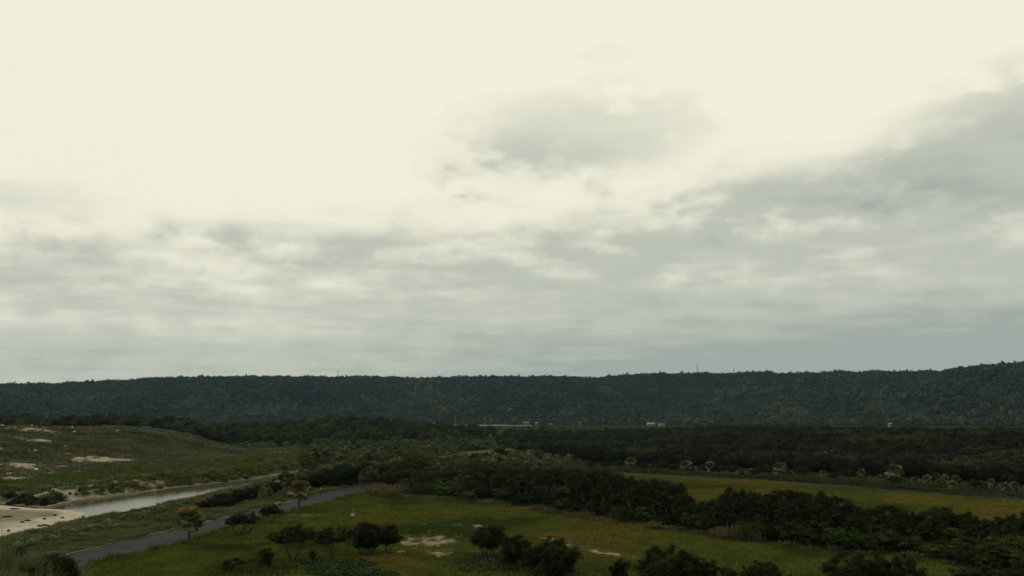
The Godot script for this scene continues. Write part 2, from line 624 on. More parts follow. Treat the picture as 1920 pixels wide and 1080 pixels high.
func palm_shape(s: int, gold: float, fronds: int) -> Dictionary:
	var g := RandomNumberGenerator.new()
	g.seed = s
	var th := 3.5
	var trunk := MB.new()
	var pts := []
	var rad := []
	for k in 24:
		var f := k / 23.0
		pts.append(Vector3(0.10 * sin(f * 2.0 + s), -0.1 + f * (th + 0.1), 0.06 * sin(f * 3.0 + s)))
		rad.append((0.185 if k % 2 else 0.155) * lerpf(1.1, 0.85, f) + (0.08 if k == 0 else 0.0))
	trunk.tube(pts, rad, 9, Color(0.13, 0.115, 0.09))
	for k in 60:   # stubs of cut leaf bases
		var f := g.randf_range(0.55, 1.0)
		var a := g.randf() * TAU
		var p := Vector3(cos(a) * 0.2, f * th, sin(a) * 0.2)
		trunk.leaf(p, Vector3(cos(a) * 0.5, 0.85, sin(a) * 0.5).normalized(), Vector3(-sin(a), 0, cos(a)), 0.3, 0.06, jitter(g, Color(0.12, 0.085, 0.05), 0.3))
	var crown := MB.new()
	var dead := MB.new()
	var top := Vector3(0.0, th, 0.0)
	for k in fronds:
		var f := float(k) / fronds
		var a := k * 2.39996 + g.randf_range(-0.2, 0.2)
		var rise := lerpf(1.45, -0.85, f) + g.randf_range(-0.2, 0.2)
		var long := lerpf(0.4, 2.0, pow(g.randf(), 0.6)) * (0.8 if f > 0.88 else 1.0)
		var is_dead := f > 0.88
		var b := dead if is_dead else crown
		var col := Color(0.080, 0.086, 0.042).lerp(Color(0.19, 0.130, 0.035), clampf(gold * smooth(0.42, 0.15, f) * (1.2 if g.randf() < 0.65 else 0.2), 0.0, 1.0))
		if is_dead: col = Color(0.15, 0.12, 0.075)
		elif g.randf() < 0.4 and f > 0.3: col = col.lerp(Color(0.17, 0.145, 0.085), 0.6)
		col = jitter(g, col, 0.2)
		var out := Vector3(cos(a), 0, sin(a))
		var p := top + out * 0.12 + Vector3(0, g.randf_range(-0.3, 0.1), 0)
		var ang := rise
		var spine := [p]
		for q in 5:   # the stalk
			ang = maxf(ang - 0.04 - 0.08 * (1.0 - clampf(rise / 1.4, 0.0, 1.0)), -1.5)
			p += (out * cos(ang) + Vector3.UP * sin(ang)) * long * 0.62 / 5.0
			spine.append(p)
		b.tube(spine, [0.035, 0.03, 0.026, 0.022, 0.018, 0.014], 3, col, false)
		var fwd: Vector3 = (spine[5] - spine[4]).normalized()
		var across := fwd.cross(Vector3.UP)
		across = across.normalized() if across.length() > 0.1 else Vector3(-sin(a), 0, cos(a))
		across = across.rotated(fwd, g.randf_range(-1.2, 1.2))
		var tilt := across.cross(fwd).normalized() * g.randf_range(-0.1, 0.5)
		for q in 17:   # the fan of pleated segments, tips drooping
			var turn := lerpf(-1.75, 1.75, q / 16.0)
			var lf: Vector3 = (fwd * cos(turn) + across * sin(turn) + tilt * (0.4 - absf(cos(turn)) * 0.2)).normalized()
			var ll := long * 0.40 * (0.78 + 0.3 * cos(turn * 0.7)) * g.randf_range(0.85, 1.1)
			var sd := lf.cross(across.cross(fwd)).normalized()
			var mid := p + lf * ll * 0.62
			var tip := mid + (lf + Vector3(0, -0.15 - (0.9 if rise < 0.5 else 0.3) * g.randf(), 0)).normalized() * ll * 0.55
			var lc := jitter(g, col, 0.2)
			b.tri(p, mid + sd * 0.065, mid - sd * 0.065, lc)
			b.tri(mid + sd * 0.065, tip, mid - sd * 0.065, lc)
	var cm := crown.mesh()
	return {"trunk": trunk.mesh(), "crown": cm, "dead": dead.mesh(), "h": cm.get_aabb().end.y, "w": (cm.get_aabb().size.x + cm.get_aabb().size.z) * 0.49}


func bush_shape(s: int, h: float, w: float, clumps: int, leaves: int, size: float, col: Color, blades := 0) -> Dictionary:
	var g := RandomNumberGenerator.new()
	g.seed = s
	var green := MB.new()
	var stem := MB.new()
	for k in clumps:
		var d := rand_dir(g)
		d.y = absf(d.y)
		var reach := lerpf(0.5, 1.0, sqrt(g.randf())) * (0.88 + 0.4 * n_mid.get_noise_3d(d.x * 25.0 + s, d.y * 25.0, d.z * 25.0))
		var p := Vector3(d.x * w * 0.5 * reach, 0.12 + d.y * h * 0.88 * reach, d.z * w * 0.5 * reach)
		clump(green, g, p, 0.22 * minf(h, w) * g.randf_range(0.7, 1.2), leaves, size, col, 0.35, Vector3(0, h * 0.2, 0))
		if k % 3 == 0:
			stem.tube([Vector3(g.randf_range(-0.1, 0.1) * w, -0.1, g.randf_range(-0.1, 0.1) * w), Vector3(p.x * 0.5, p.y * 0.6, p.z * 0.5), p], [0.03, 0.022, 0.01], 4, jitter(g, Color(0.10, 0.085, 0.065), 0.2), false)
	for k in blades:
		grass_blade(green, g, Vector3(g.randf_range(-0.4, 0.4) * w, 0, g.randf_range(-0.4, 0.4) * w), h * g.randf_range(0.8, 1.15), 0.04, jitter(g, Color(0.11, 0.095, 0.05), 0.2))
	var m := green.mesh()
	var box := m.get_aabb()
	return {"green": m, "wood": stem.mesh(), "h": box.end.y, "w": (box.size.x + box.size.z) * 0.5}


func grass_blade(b: MB, g: RandomNumberGenerator, p: Vector3, h: float, wide: float, col: Color, bend := 0.5) -> void:
	var a := g.randf() * TAU
	var out := Vector3(cos(a), 0, sin(a))
	var side := Vector3(-out.z, 0, out.x) * wide
	var k := bend * g.randf_range(0.3, 1.2)
	var m := p + Vector3(0, h * 0.6, 0) + out * h * 0.22 * k
	var e := p + Vector3(0, h * (1.0 - 0.2 * k), 0) + out * h * 0.65 * k
	b.quad(p - side, m - side * 0.8, m + side * 0.8, p + side, col)
	b.tri(m - side * 0.8, e, m + side * 0.8, col)


func tuft_shape(s: int, count: int, h: float, spread: float, wide: float, col: Color, bend := 0.6, vary := 0.25) -> ArrayMesh:
	var g := RandomNumberGenerator.new()
	g.seed = s
	var b := MB.new()
	for k in count:
		var a := g.randf() * TAU
		var r := spread * sqrt(g.randf())
		grass_blade(b, g, Vector3(cos(a) * r, -0.03, sin(a) * r), h * g.randf_range(0.6, 1.1), wide, jitter(g, col, vary), bend)
	return b.mesh()


func reed_shape(s: int, h: float, w: float, stems: int, col: Color) -> Dictionary:
	var g := RandomNumberGenerator.new()
	g.seed = s
	var blades := MB.new()
	var plumes := MB.new()
	for k in stems:
		var a := g.randf() * TAU
		var r := w * 0.5 * sqrt(g.randf())
		var p := Vector3(cos(a) * r, -0.05, sin(a) * r)
		var hh := h * g.randf_range(0.65, 1.0)
		grass_blade(blades, g, p, hh, 0.028, jitter(g, col, 0.25), 0.45)
		grass_blade(blades, g, p, hh * 0.7, 0.03, jitter(g, col.lerp(Color(0.035, 0.045, 0.016), 0.5), 0.25), 0.8)
		if k % 2 == 0:
			var lean := Vector3(g.randf_range(-0.15, 0.3), 0, g.randf_range(-0.2, 0.2)) * hh
			var q := p + Vector3(0, hh * 0.8, 0) + lean * 0.6
			for e in 4:
				plumes.leaf(q + Vector3(0, 0.06 * e, 0), (Vector3.UP + lean + rand_dir(g) * 0.35).normalized(), rand_dir(g), 0.32, 0.035, jitter(g, Color(0.12, 0.10, 0.062), 0.25))
	return {"blades": blades.mesh(), "plumes": plumes.mesh(), "h": h, "w": w}


func rock_shape(s: int, size: Vector3, col: Color) -> ArrayMesh:
	var g := RandomNumberGenerator.new()
	g.seed = s
	var b := MB.new()
	var rings := 5
	var seg := 8
	var grid := []
	for j in rings + 1:
		var row := []
		for i in seg:
			var th := PI * j / rings
			var a := TAU * i / seg
			var k := g.randf_range(0.78, 1.12) if j > 0 and j < rings else 1.0
			row.append(Vector3(sin(th) * cos(a) * size.x, cos(th) * size.y, sin(th) * sin(a) * size.z) * 0.5 * k)
		grid.append(row)
	for j in rings:
		for i in seg:
			var i2 := (i + 1) % seg
			b.tri(grid[j][i], grid[j][i2], grid[j + 1][i], jitter(g, col, 0.06))
			b.tri(grid[j][i2], grid[j + 1][i2], grid[j + 1][i], jitter(g, col, 0.06))
	return b.mesh()


func put_tree(shape: Dictionary, called: String, px: float, by: float, ty: float, wide: float, label: String, category: String, group := "", leafmat := "leaf", turn := -99.0, barkmat := "bark") -> Node3D:
	var p := hit(px, by)
	var hh := maxf(top_over(p, ty), 0.3)
	return plant(shape, called, p, hh, wide / FOCAL * (-p.z / cos(PITCH)), label, category, group, leafmat, turn, barkmat)


func plant(shape: Dictionary, called: String, p: Vector3, hh: float, ww: float, label: String, category: String, group := "", leafmat := "leaf", turn := -99.0, barkmat := "bark") -> Node3D:
	var o := thing(called, label, category, p - Vector3(0, 0.03, 0), rng.randf() * TAU if turn < -50.0 else turn, group)
	o.scale = Vector3(ww / shape.w, hh / shape.h, ww / shape.w)
	if shape.has("trunk"):
		part("trunk", shape.trunk, mat.bark, o)
		part("dead_fronds", shape.dead, mat.palm, part("crown", shape.crown, mat.palm, o))
	elif shape.has("blades"):
		part("plumes", shape.plumes, mat.palm, part("blades", shape.blades, mat.palm, o))
	else:
		part("trunk" if category == "tree" else "stems", shape.wood, mat[barkmat], o)
		part("crown" if category == "tree" else "foliage", shape.green, mat[leafmat], o)
	return o


# ---------------------------------------------------------------- strips and sheets
func along(line: PackedVector2Array, step: float) -> PackedVector2Array:
	var out := PackedVector2Array()
	for i in line.size() - 1:
		var n := maxi(1, int(line[i].distance_to(line[i + 1]) / step))
		for k in n:
			out.append(line[i].lerp(line[i + 1], float(k) / n))
	out.append(line[-1])
	return out


func rounded(line: PackedVector2Array, step: float) -> PackedVector2Array:
	var c := Curve2D.new()
	for i in line.size():
		var t := (line[mini(i + 1, line.size() - 1)] - line[maxi(i - 1, 0)]) / 6.0
		c.add_point(line[i], -t, t)
	c.bake_interval = step
	return c.get_baked_points()


func strip(b: MB, left: PackedVector2Array, right: PackedVector2Array, across: int, lift: float, col: Color) -> void:
	var n := maxi(left.size(), right.size())
	var rows := []
	for i in n:
		var f := float(i) / (n - 1)
		var l := left[int(round(f * (left.size() - 1)))]
		var r := right[int(round(f * (right.size() - 1)))]
		var row := []
		for k in across + 1:
			var p := l.lerp(r, float(k) / across)
			row.append(Vector3(p.x, height(p.x, p.y) + lift, p.y))
		rows.append(row)
	for i in n - 1:
		for k in across:
			var m: float = 1.0 + 0.10 * n_mid.get_noise_2d(rows[i][k].x * 3.0, rows[i][k].z * 3.0)
			m += 0.16 * n_fine.get_noise_2d(rows[i][k].x * 0.7, rows[i][k].z * 0.7)
			var cc := col * m
			if k == 0 or k == across - 1: cc = mixc(cc, Color(0.085, 0.078, 0.06), smooth(-0.2, 0.4, n_fine.get_noise_2d(rows[i][k].x * 2.0, rows[i][k].z * 2.0)) * 0.7)
			b.quad(rows[i][k], rows[i + 1][k], rows[i + 1][k + 1], rows[i][k + 1], cc)


func ground_sheet() -> ArrayMesh:
	var az := []
	var a := -PI
	while a < PI - 1e-4:
		az.append(a)
		a += deg_to_rad(0.15) if absf(a + 0.001) < deg_to_rad(38.0) else deg_to_rad(2.5)
	az.append(PI)
	var rs := [2.0]
	while rs[-1] < 7000.0:
		var r: float = rs[-1]
		rs.append(r * (1.05 if r < 62.0 else 1.0062 if r < 420.0 else 1.015 if r < 1500.0 else 1.1))
	var m := az.size()
	var v := PackedVector3Array()
	var c := PackedColorArray()
	var n := PackedVector3Array()
	var t := PackedInt32Array()
	for r in rs:
		for x in az:
			var p := Vector2(sin(x) * r, -cos(x) * r)
			v.append(Vector3(p.x, height(p.x, p.y) if r < 1000.0 else -0.2 - smooth(1000.0, 2000.0, r) * 1.5, p.y))
			var inside: bool = absf(x) < deg_to_rad(45.0)
			c.append(ground_color(p.x, p.y, zone(p.x, p.y)) if inside and r > 30.0 and r < 900.0 else Color(0.036, 0.044, 0.020))
	n.resize(v.size())
	for j in rs.size():
		for i in m:
			var dx := v[j * m + mini(i + 1, m - 1)] - v[j * m + maxi(i - 1, 0)]
			var dr := v[mini(j + 1, rs.size() - 1) * m + i] - v[maxi(j - 1, 0) * m + i]
			n[j * m + i] = dx.cross(dr).normalized()
	for j in rs.size() - 1:
		for i in m - 1:
			var k := j * m + i
			t.append(k); t.append(k + m); t.append(k + 1)
			t.append(k + 1); t.append(k + m); t.append(k + m + 1)
	var arr := []
	arr.resize(Mesh.ARRAY_MAX)
	arr[Mesh.ARRAY_VERTEX] = v
	arr[Mesh.ARRAY_NORMAL] = n
	arr[Mesh.ARRAY_COLOR] = c
	arr[Mesh.ARRAY_INDEX] = t
	var out := ArrayMesh.new()
	out.add_surface_from_arrays(Mesh.PRIMITIVE_TRIANGLES, arr)
	return out


func hill_sheet() -> ArrayMesh:
	var b := MB.new()
	var cols := 300
	var rows := 60
	for j in rows + 1:
		var r := lerpf(1270.0, 3000.0, pow(float(j) / rows, 1.2))
		for i in cols + 1:
			var a := deg_to_rad(lerpf(-52.0, 52.0, float(i) / cols))
			b.v.append(Vector3(sin(a) * r, hills(sin(a) * r, -cos(a) * r) - 0.5, -cos(a) * r))
			b.c.append(Color(0.020, 0.024, 0.012))
	b.n.resize(b.v.size())
	var m := cols + 1
	for j in rows + 1:
		for i in m:
			b.n[j * m + i] = (b.v[j * m + mini(i + 1, cols)] - b.v[j * m + maxi(i - 1, 0)]).cross(b.v[mini(j + 1, rows) * m + i] - b.v[maxi(j - 1, 0) * m + i]).normalized()
	for j in rows:
		for i in cols:
			var k := j * m + i
			b.t.append(k); b.t.append(k + m); b.t.append(k + 1)
			b.t.append(k + 1); b.t.append(k + m); b.t.append(k + m + 1)
	return b.mesh()


func placed(p: Vector3, s: Vector3) -> Transform3D:
	return Transform3D(Basis(Vector3.UP, rng.randf() * TAU) * Basis.from_scale(s), p)


# ================================================================ the scene
func _ready() -> void:
	var cam := Camera3D.new()
	cam.name = "camera"
	cam.fov = rad_to_deg(2.0 * atan(540.0 / FOCAL))
	cam.position = Vector3(0, EYE, 0)
	cam.rotation.x = PITCH
	cam.near = 0.3
	cam.far = 12000.0
	add_child(cam)
	cam.current = true
	set_noise(n_soft, 11, 0.012, 3)
	set_noise(n_mid, 23, 0.045, 3)
	set_noise(n_fine, 37, 0.22, 3)
	set_noise(n_cloud, 5, 0.03, 5)
	n_cloud.fractal_gain = 0.58
	set_noise(n_fold, 19, 0.0025, 1)
	rng.seed = 77
	var env := Environment.new()
	env.background_mode = Environment.BG_SKY
	env.tonemap_mode = Environment.TONE_MAPPER_LINEAR
	env.tonemap_exposure = 1.0
	env.sky = Sky.new()
	var pano := PanoramaSkyMaterial.new()
	pano.panorama = sky_texture()
	env.sky.sky_material = pano
	env.fog_enabled = true
	env.fog_density = 0.000033
	env.fog_light_color = Color(0.50, 0.70, 0.83)
	env.sdfgi_enabled = true
	env.ssao_enabled = true
	env.ssil_enabled = true
	var we := WorldEnvironment.new()
	we.name = "environment"
	we.environment = env
	add_child(we)
	var sun := DirectionalLight3D.new()
	sun.name = "sun"
	sun.light_energy = 0.5
	sun.light_angular_distance = 12.0
	sun.light_color = Color(1.0, 0.95, 0.84)
	sun.shadow_enabled = true
	add_child(sun)
	sun.look_at_from_position(Vector3(-140, 82, -72), Vector3.ZERO)
	print("sky done ", Time.get_ticks_msec())

	outlines()
	fill_grids()
	materials()
	ground_and_water()
	print("ground done ", Time.get_ticks_msec())
	far_hills()
	woods()
	print("woods done ", Time.get_ticks_msec())
	dividing_row()
	lawn_trees()
	palms()
	scrub()
	print("plants done ", Time.get_ticks_msec())
	built_things()
	grasses()
	print("all done ", Time.get_ticks_msec())


func outlines() -> void:
	for p in [[-700, 735], [-300, 728], [0, 718], [130, 715], [250, 709], [300, 706], [480, 704], [600, 705], [640, 705], [680, 703], [718, 705], [760, 706], [900, 704], [960, 703], [1060, 704], [1118, 706], [1140, 703], [1185, 700], [1215, 698], [1300, 697], [1380, 698], [1410, 694], [1440, 694], [1460, 698], [1540, 697], [1620, 694], [1680, 694], [1740, 692], [1760, 693], [1790, 687], [1840, 682], [1900, 677], [2000, 672], [2400, 660]]:
		var d := ray(p[0], p[1])
		sky_az.append(atan2(d.x, -d.z))
		sky_el.append(atan2(d.y, Vector2(d.x, d.z).length()))
	for p in [[1190, 800], [1240, 790], [1300, 772], [1370, 757], [1440, 745], [1560, 726], [1650, 716], [1740, 705], [1800, 690], [1850, 684], [1920, 679], [2400, 664]]:
		var d := ray(p[0], p[1])
		spur_az.append(atan2(d.x, -d.z))
		spur_el.append(atan2(d.y, Vector2(d.x, d.z).length()))
	river_poly = levels([[-500, 1000], [-150, 958], [0, 944], [65, 951], [89, 953], [160, 938], [261, 925], [326, 915], [380, 909], [438, 903], [480, 898], [540, 888], [584, 881], [660, 871], [760, 861], [860, 852], [940, 845], [990, 841], [1030, 838], [1036, 842], [1000, 846], [930, 851], [860, 859], [760, 869], [660, 880], [569, 891], [525, 902], [480, 911], [397, 927], [355, 938], [296, 948], [246, 962], [207, 969], [154, 979], [118, 986], [77, 997], [0, 1013], [-150, 1052], [-500, 1120]], WATER)
	bar_poly = levels([[-500, 1003], [-150, 961], [0, 947], [65, 953], [95, 954], [130, 956], [162, 962], [140, 974], [112, 985], [77, 999], [0, 1016], [-150, 1056], [-500, 1120]], WATER)
	road_left = rounded(levels([[-160, 1124], [0, 1081], [118, 1050], [207, 1027], [296, 1006], [424, 972], [536, 942], [584, 930], [622, 921], [673, 914], [720, 910], [770, 907]]), 2.0)
	road_right = rounded(levels([[-160, 1168], [0, 1117], [136, 1079], [240, 1050], [350, 1021], [424, 996], [513, 966], [560, 955], [598, 944], [646, 930], [693, 921], [730, 916], [775, 912]]), 2.0)
	for i in range(0, road_left.size(), 14): road_coarse.append(road_left[i])
	road_coarse.append(road_left[-1])
	road_poly = road_left.duplicate()
	for i in road_right.size(): road_poly.append(road_right[road_right.size() - 1 - i])
	path_a = rounded(levels([[1060, 884], [1170, 886], [1256, 889], [1340, 893.5], [1440, 898], [1606, 908.5], [1736, 921], [1920, 932], [2150, 950]]), 3.0)
	var b := rounded(levels([[1060, 885.4], [1170, 887.4], [1256, 890.5], [1340, 895], [1440, 899.6], [1606, 910.4], [1736, 923], [1920, 934.3], [2150, 953]]), 3.0)
	path_poly = path_a.duplicate()
	for i in b.size(): path_poly.append(b[b.size() - 1 - i])
	wood_edge = levels([[1012, 852], [1060, 862], [1120, 870], [1200, 877], [1320, 880], [1440, 885], [1600, 893], [1750, 902], [1920, 911], [2200, 925], [2900, 960]])
	var front := [[700, 926], [760, 934], [840, 937], [900, 942], [960, 950], [1049, 964], [1138, 976], [1212, 988], [1330, 1003], [1434, 1020], [1588, 1044], [1721, 1050], [1920, 1085], [2100, 1120]]
	lawn_poly = levels([[-160, 1171], [0, 1120], [136, 1082], [240, 1053], [350, 1024], [424, 999], [513, 968], [560, 957], [598, 946], [646, 932], [690, 924]] + front + [[2100, 1500], [300, 1500], [-160, 1300]])
	var fr := front.duplicate()
	fr.reverse()
	meadow_poly = levels([[1060, 887], [1170, 889], [1256, 892], [1340, 896.6], [1440, 901.5], [1606, 912], [1736, 925], [1920, 936.5], [2150, 956]] + fr.slice(0, 10))


func patch(px: float, py: float, rx: float, ry: float, weight: float, turn := 0.0) -> void:
	var p := hit(px, py)
	var far := hit(px, py - ry)
	var k := Vector2(p.x, p.z).length()
	patches.append([p.x, p.z, rx * k / FOCAL, maxf(0.8, Vector2(far.x - p.x, far.z - p.z).length()), turn, weight])


func streak(px0: float, py0: float, px1: float, py1: float, half: float, weight: float) -> void:
	var a := hit(px0, py0)
	var b := hit(px1, py1)
	var m := (a + b) * 0.5
	patches.append([m.x, m.z, Vector2(b.x - a.x, b.z - a.z).length() * 0.5, half, -atan2(b.z - a.z, b.x - a.x), weight])


func materials() -> void:
	var grain := noise_texture(3, 0.02, 0.62, 1.0)
	var fine := noise_texture(4, 0.05, 0.55, 1.0)
	mat.ground = surface("ground", 1.0, fine, 2.3, 0.0)
	mat.asphalt = surface("asphalt", 0.95, fine, 1.7, 0.12)
	mat.bark = surface("bark", 0.9, grain, 0.6, 0.2)
	mat.pale_bark = surface("pale bark", 0.9, grain, 0.6, 0.2)
	mat.leaf = leafy("evergreen leaves", Color(0.42, 0.50, 0.22))
	mat.palm = leafy("fronds and blades", Color(0.50, 0.48, 0.25))
	mat.concrete = surface("concrete", 0.9, grain, 1.4, 0.3)
	mat.timber = surface("weathered timber", 0.9, grain, 0.8, 0.2)
	mat.paint = surface("paint", 0.5, grain, 3.0, 0.4)
	var water := StandardMaterial3D.new()
	water.resource_name = "river water"
	water.albedo_color = Color(0.055, 0.048, 0.030).linear_to_srgb()
	water.roughness = 0.06
	water.metallic_specular = 0.16
	water.normal_enabled = true
	water.normal_texture = noise_texture(8, 0.02, 0, 1, true)
	water.normal_scale = 0.09
	water.uv1_triplanar = true
	water.uv1_world_triplanar = true
	water.uv1_scale = Vector3(0.16, 0.16, 0.16)
	mat.water = water


func ground_and_water() -> void:
	patch(800, 1020, 58, 18, 0.50, -0.1)
	patch(772, 1012, 28, 9, 0.62)
	patch(828, 1034, 42, 9, 0.48)
	streak(1062, 1021, 1100, 1027, 1.1, 0.62)
	streak(1090, 1030, 1130, 1035, 1.0, 0.66)
	streak(1118, 1036, 1180, 1045, 1.1, 0.72)
	streak(1165, 1044, 1212, 1051, 1.0, 0.7)
	streak(1020, 1008, 1062, 1016, 0.9, 0.35)
	patch(798, 983, 12, 1.8, 0.6)
	patch(862, 985, 22, 1.8, 0.7)
	patch(895, 986, 16, 2.0, 0.5)
	patch(590, 967, 46, 2.6, 0.22)
	patch(640, 1002, 30, 3.0, 0.2)
	patch(190, 862, 62, 7, 0.95, 0.12)
	patch(150, 853, 26, 3, 0.7)
	patch(68, 826, 36, 3.4, 0.7)
	patch(40, 876, 80, 13, 0.60)
	patch(70, 886, 55, 4, 0.62)
	patch(30, 898, 50, 3, 0.85, -0.1)
	patch(95, 894, 24, 1.6, 0.7)
	patch(135, 922, 50, 9, 0.36)
	patch(215, 918, 40, 7, 0.32)
	patch(285, 907, 22, 3, 0.4)
	patch(60, 928, 40, 6, 0.35)
	patch(60, 806, 60, 4, 0.42)
	patch(20, 845, 40, 4, 0.35)
	patch(250, 846, 50, 2.5, 0.25)
	patch(120, 882, 40, 3, 0.4)
	patch(975, 836, 30, 1.4, 0.55)
	patch(1000, 842, 28, 0.9, 0.8)
	patch(870, 851, 36, 2.0, 0.35)
	tag(part("ground", ground_sheet(), mat.ground, self), "", "", "", "structure")
	var water := MB.new()
	var col := Color.WHITE
	for i in 40:
		for j in 90:
			var p := Vector3(-170.0 + 6.0 * i, WATER, -70.0 - 5.0 * j)
			var poly_d := line_dist(Vector2(p.x + 3.0, p.z - 2.5), river_poly, true)
			if Geometry2D.is_point_in_polygon(Vector2(p.x + 3.0, p.z - 2.5), river_poly) or poly_d < 6.5:
				water.quad(p, p + Vector3(0, 0, -5), p + Vector3(6, 0, -5), p + Vector3(6, 0, 0), col)
	tag(part("river_water", water.mesh(), mat.water, self), "", "", "", "structure")
	var road := MB.new()
	strip(road, road_left, road_right, 10, 0.04, Color(0.056, 0.060, 0.068))
	tag(part("road", road.mesh(), mat.asphalt, self), "", "", "", "structure")
	var path := MB.new()
	strip(path, path_a, path_poly.slice(path_a.size()) as PackedVector2Array, 2, 0.05, Color(0.050, 0.050, 0.054))
	tag(part("footpath", path.mesh(), mat.asphalt, self), "", "", "", "structure")
	var kerb := MB.new()   # worn concrete edging along the river side of the road
	for i in road_left.size() - 1:
		var a := road_left[i]
		var b := road_left[i + 1]
		var o := (b - a).orthogonal().normalized() * 0.16
		for s in [1.0]:
			var p0 := Vector3(a.x, height(a.x, a.y) + 0.12, a.y)
			var p1 := Vector3(b.x, height(b.x, b.y) + 0.12, b.y)
			var w := Vector3(o.x, 0, o.y)
			var k := Color(0.22, 0.21, 0.18) * rng.randf_range(0.6, 1.15)
			var dn := Vector3(0, -0.2, 0)
			kerb.quad(p0 - w, p1 - w, p1 + w, p0 + w, k)
			kerb.quad(p0 - w + dn, p1 - w + dn, p1 - w, p0 - w, k)
			kerb.quad(p0 + w, p1 + w, p1 + w + dn, p0 + w + dn, k)
	tag(part("kerb", kerb.mesh(), mat.concrete, self), "", "", "", "structure")


func crown_blob(s: int, w: float, h: float, lumps: int, faces: int, size: float) -> ArrayMesh:
	# a tree crown for woods seen from afar: lumps of leaf sprays over a dome
	var g := RandomNumberGenerator.new()
	g.seed = s
	var b := MB.new()
	for k in lumps:
		var d := rand_dir(g)
		d.y = absf(d.y) * 1.1 - 0.12
		var reach := g.randf_range(0.62, 1.0)
		clump(b, g, Vector3(d.x * w * 0.5 * reach, h * (0.25 + 0.62 * d.y * reach), d.z * w * 0.5 * reach), 0.2 * w, faces, size, Color(1, 1, 1), 0.45, Vector3(0, h * 0.3, 0), 0.2)
	return b.mesh()


func far_hills() -> void:
	tag(part("hills", hill_sheet(), mat.ground, self), "", "", "", "structure")
	var shapes := [crown_blob(201, 9.0, 8.0, 14, 12, 2.0), crown_blob(202, 8.0, 9.5, 13, 12, 1.9), crown_blob(203, 10.0, 7.5, 16, 12, 2.0)]
	var where := [[], [], []]
	var tint := [PackedColorArray(), PackedColorArray(), PackedColorArray()]
	var gold := []
	for p in [[790, 722, 34, 18], [815, 742, 20, 14], [1470, 772, 40, 14], [1500, 768, 20, 8], [1790, 745, 34, 7], [1880, 752, 26, 7], [1820, 780, 40, 8], [1720, 782, 16, 5], [1280, 782, 30, 8], [1330, 784, 22, 6], [945, 765, 16, 12], [840, 765, 18, 9], [905, 788, 20, 5], [1900, 772, 26, 9]]:
		var d := ray(p[0], p[1])
		gold.append([atan2(d.x, -d.z), d.y / Vector2(d.x, d.z).length(), p[2] / FOCAL, p[3] / FOCAL])
	var pale := []
	for p in [[270, 763, 34, 4], [480, 768, 46, 10], [560, 758, 34, 10], [620, 765, 40, 7], [345, 752, 20, 8], [1020, 775, 50, 7], [1080, 768, 30, 9], [1690, 736, 60, 6], [1640, 768, 46, 3], [700, 745, 30, 6], [880, 745, 26, 10], [1400, 730, 50, 6], [150, 745, 40, 5]]:
		var d := ray(p[0], p[1])
		pale.append([atan2(d.x, -d.z), d.y / Vector2(d.x, d.z).length(), p[2] / FOCAL, p[3] / FOCAL])
	var r := 1300.0
	while r < 2480.0:
		var a := deg_to_rad(-44.0)
		while a < deg_to_rad(44.0):
			a += 5.3 / r * rng.randf_range(0.7, 1.3)
			var rr := r + rng.randf_range(-3.5, 3.5)
			var x := sin(a) * rr
			var z := -cos(a) * rr
			var h := hills(x, z)
			if h < -0.5: continue
			var k := rng.randi() % 3
			var s := lerpf(0.55, 1.15, pow(rng.randf(), 2.0)) * (1.0 + 0.7 * n_mid.get_noise_2d(x * 0.4 + 500.0, z * 0.4))
			where[k].append(placed(Vector3(x, h - 1.0, z), Vector3(s, s * rng.randf_range(0.85, 1.25), s)))
			var c := Color(0.038, 0.048, 0.034).lerp(Color(0.052, 0.059, 0.033), rng.randf() * rng.randf())
			var stand := n_mid.get_noise_2d(x * 0.25, z * 0.25)
			c = c.lerp(Color(0.066, 0.078, 0.044), smooth(0.1, 0.5, stand) * 0.8)
			for e in pale:   # stands of bamboo and young growth
				var q := Vector2((a - e[0]) / e[2] - ((h - EYE + 5.0) / rr - e[1]) / e[3] * 0.6, ((h - EYE + 5.0) / rr - e[1]) / e[3]).length_squared()
				if q < 1.0 + 0.6 * stand and rng.randf() < 0.6: c = Color(0.080, 0.095, 0.058)
			for e in gold:
				var q := Vector2((a - e[0]) / e[2], ((h - EYE + 5.0) / rr - e[1]) / e[3]).length_squared()
				if q < 1.2 and rng.randf() < 0.34: c = Color(0.105, 0.096, 0.034)
			if rng.randf() < 0.010: c = Color(0.085, 0.082, 0.038)
			tint[k].append(jitter(rng, c, 0.22))
		r += 5.4
	for k in 3:
		many("hill_forest", shapes[k], mat.leaf, where[k], tint[k], ["dense mixed evergreen forest of rounded crowns covering the far hills", "taller crowned trees mixed through the forest on the far hills", "broad crowned trees mixed through the forest on the far hills"][k], "forest")


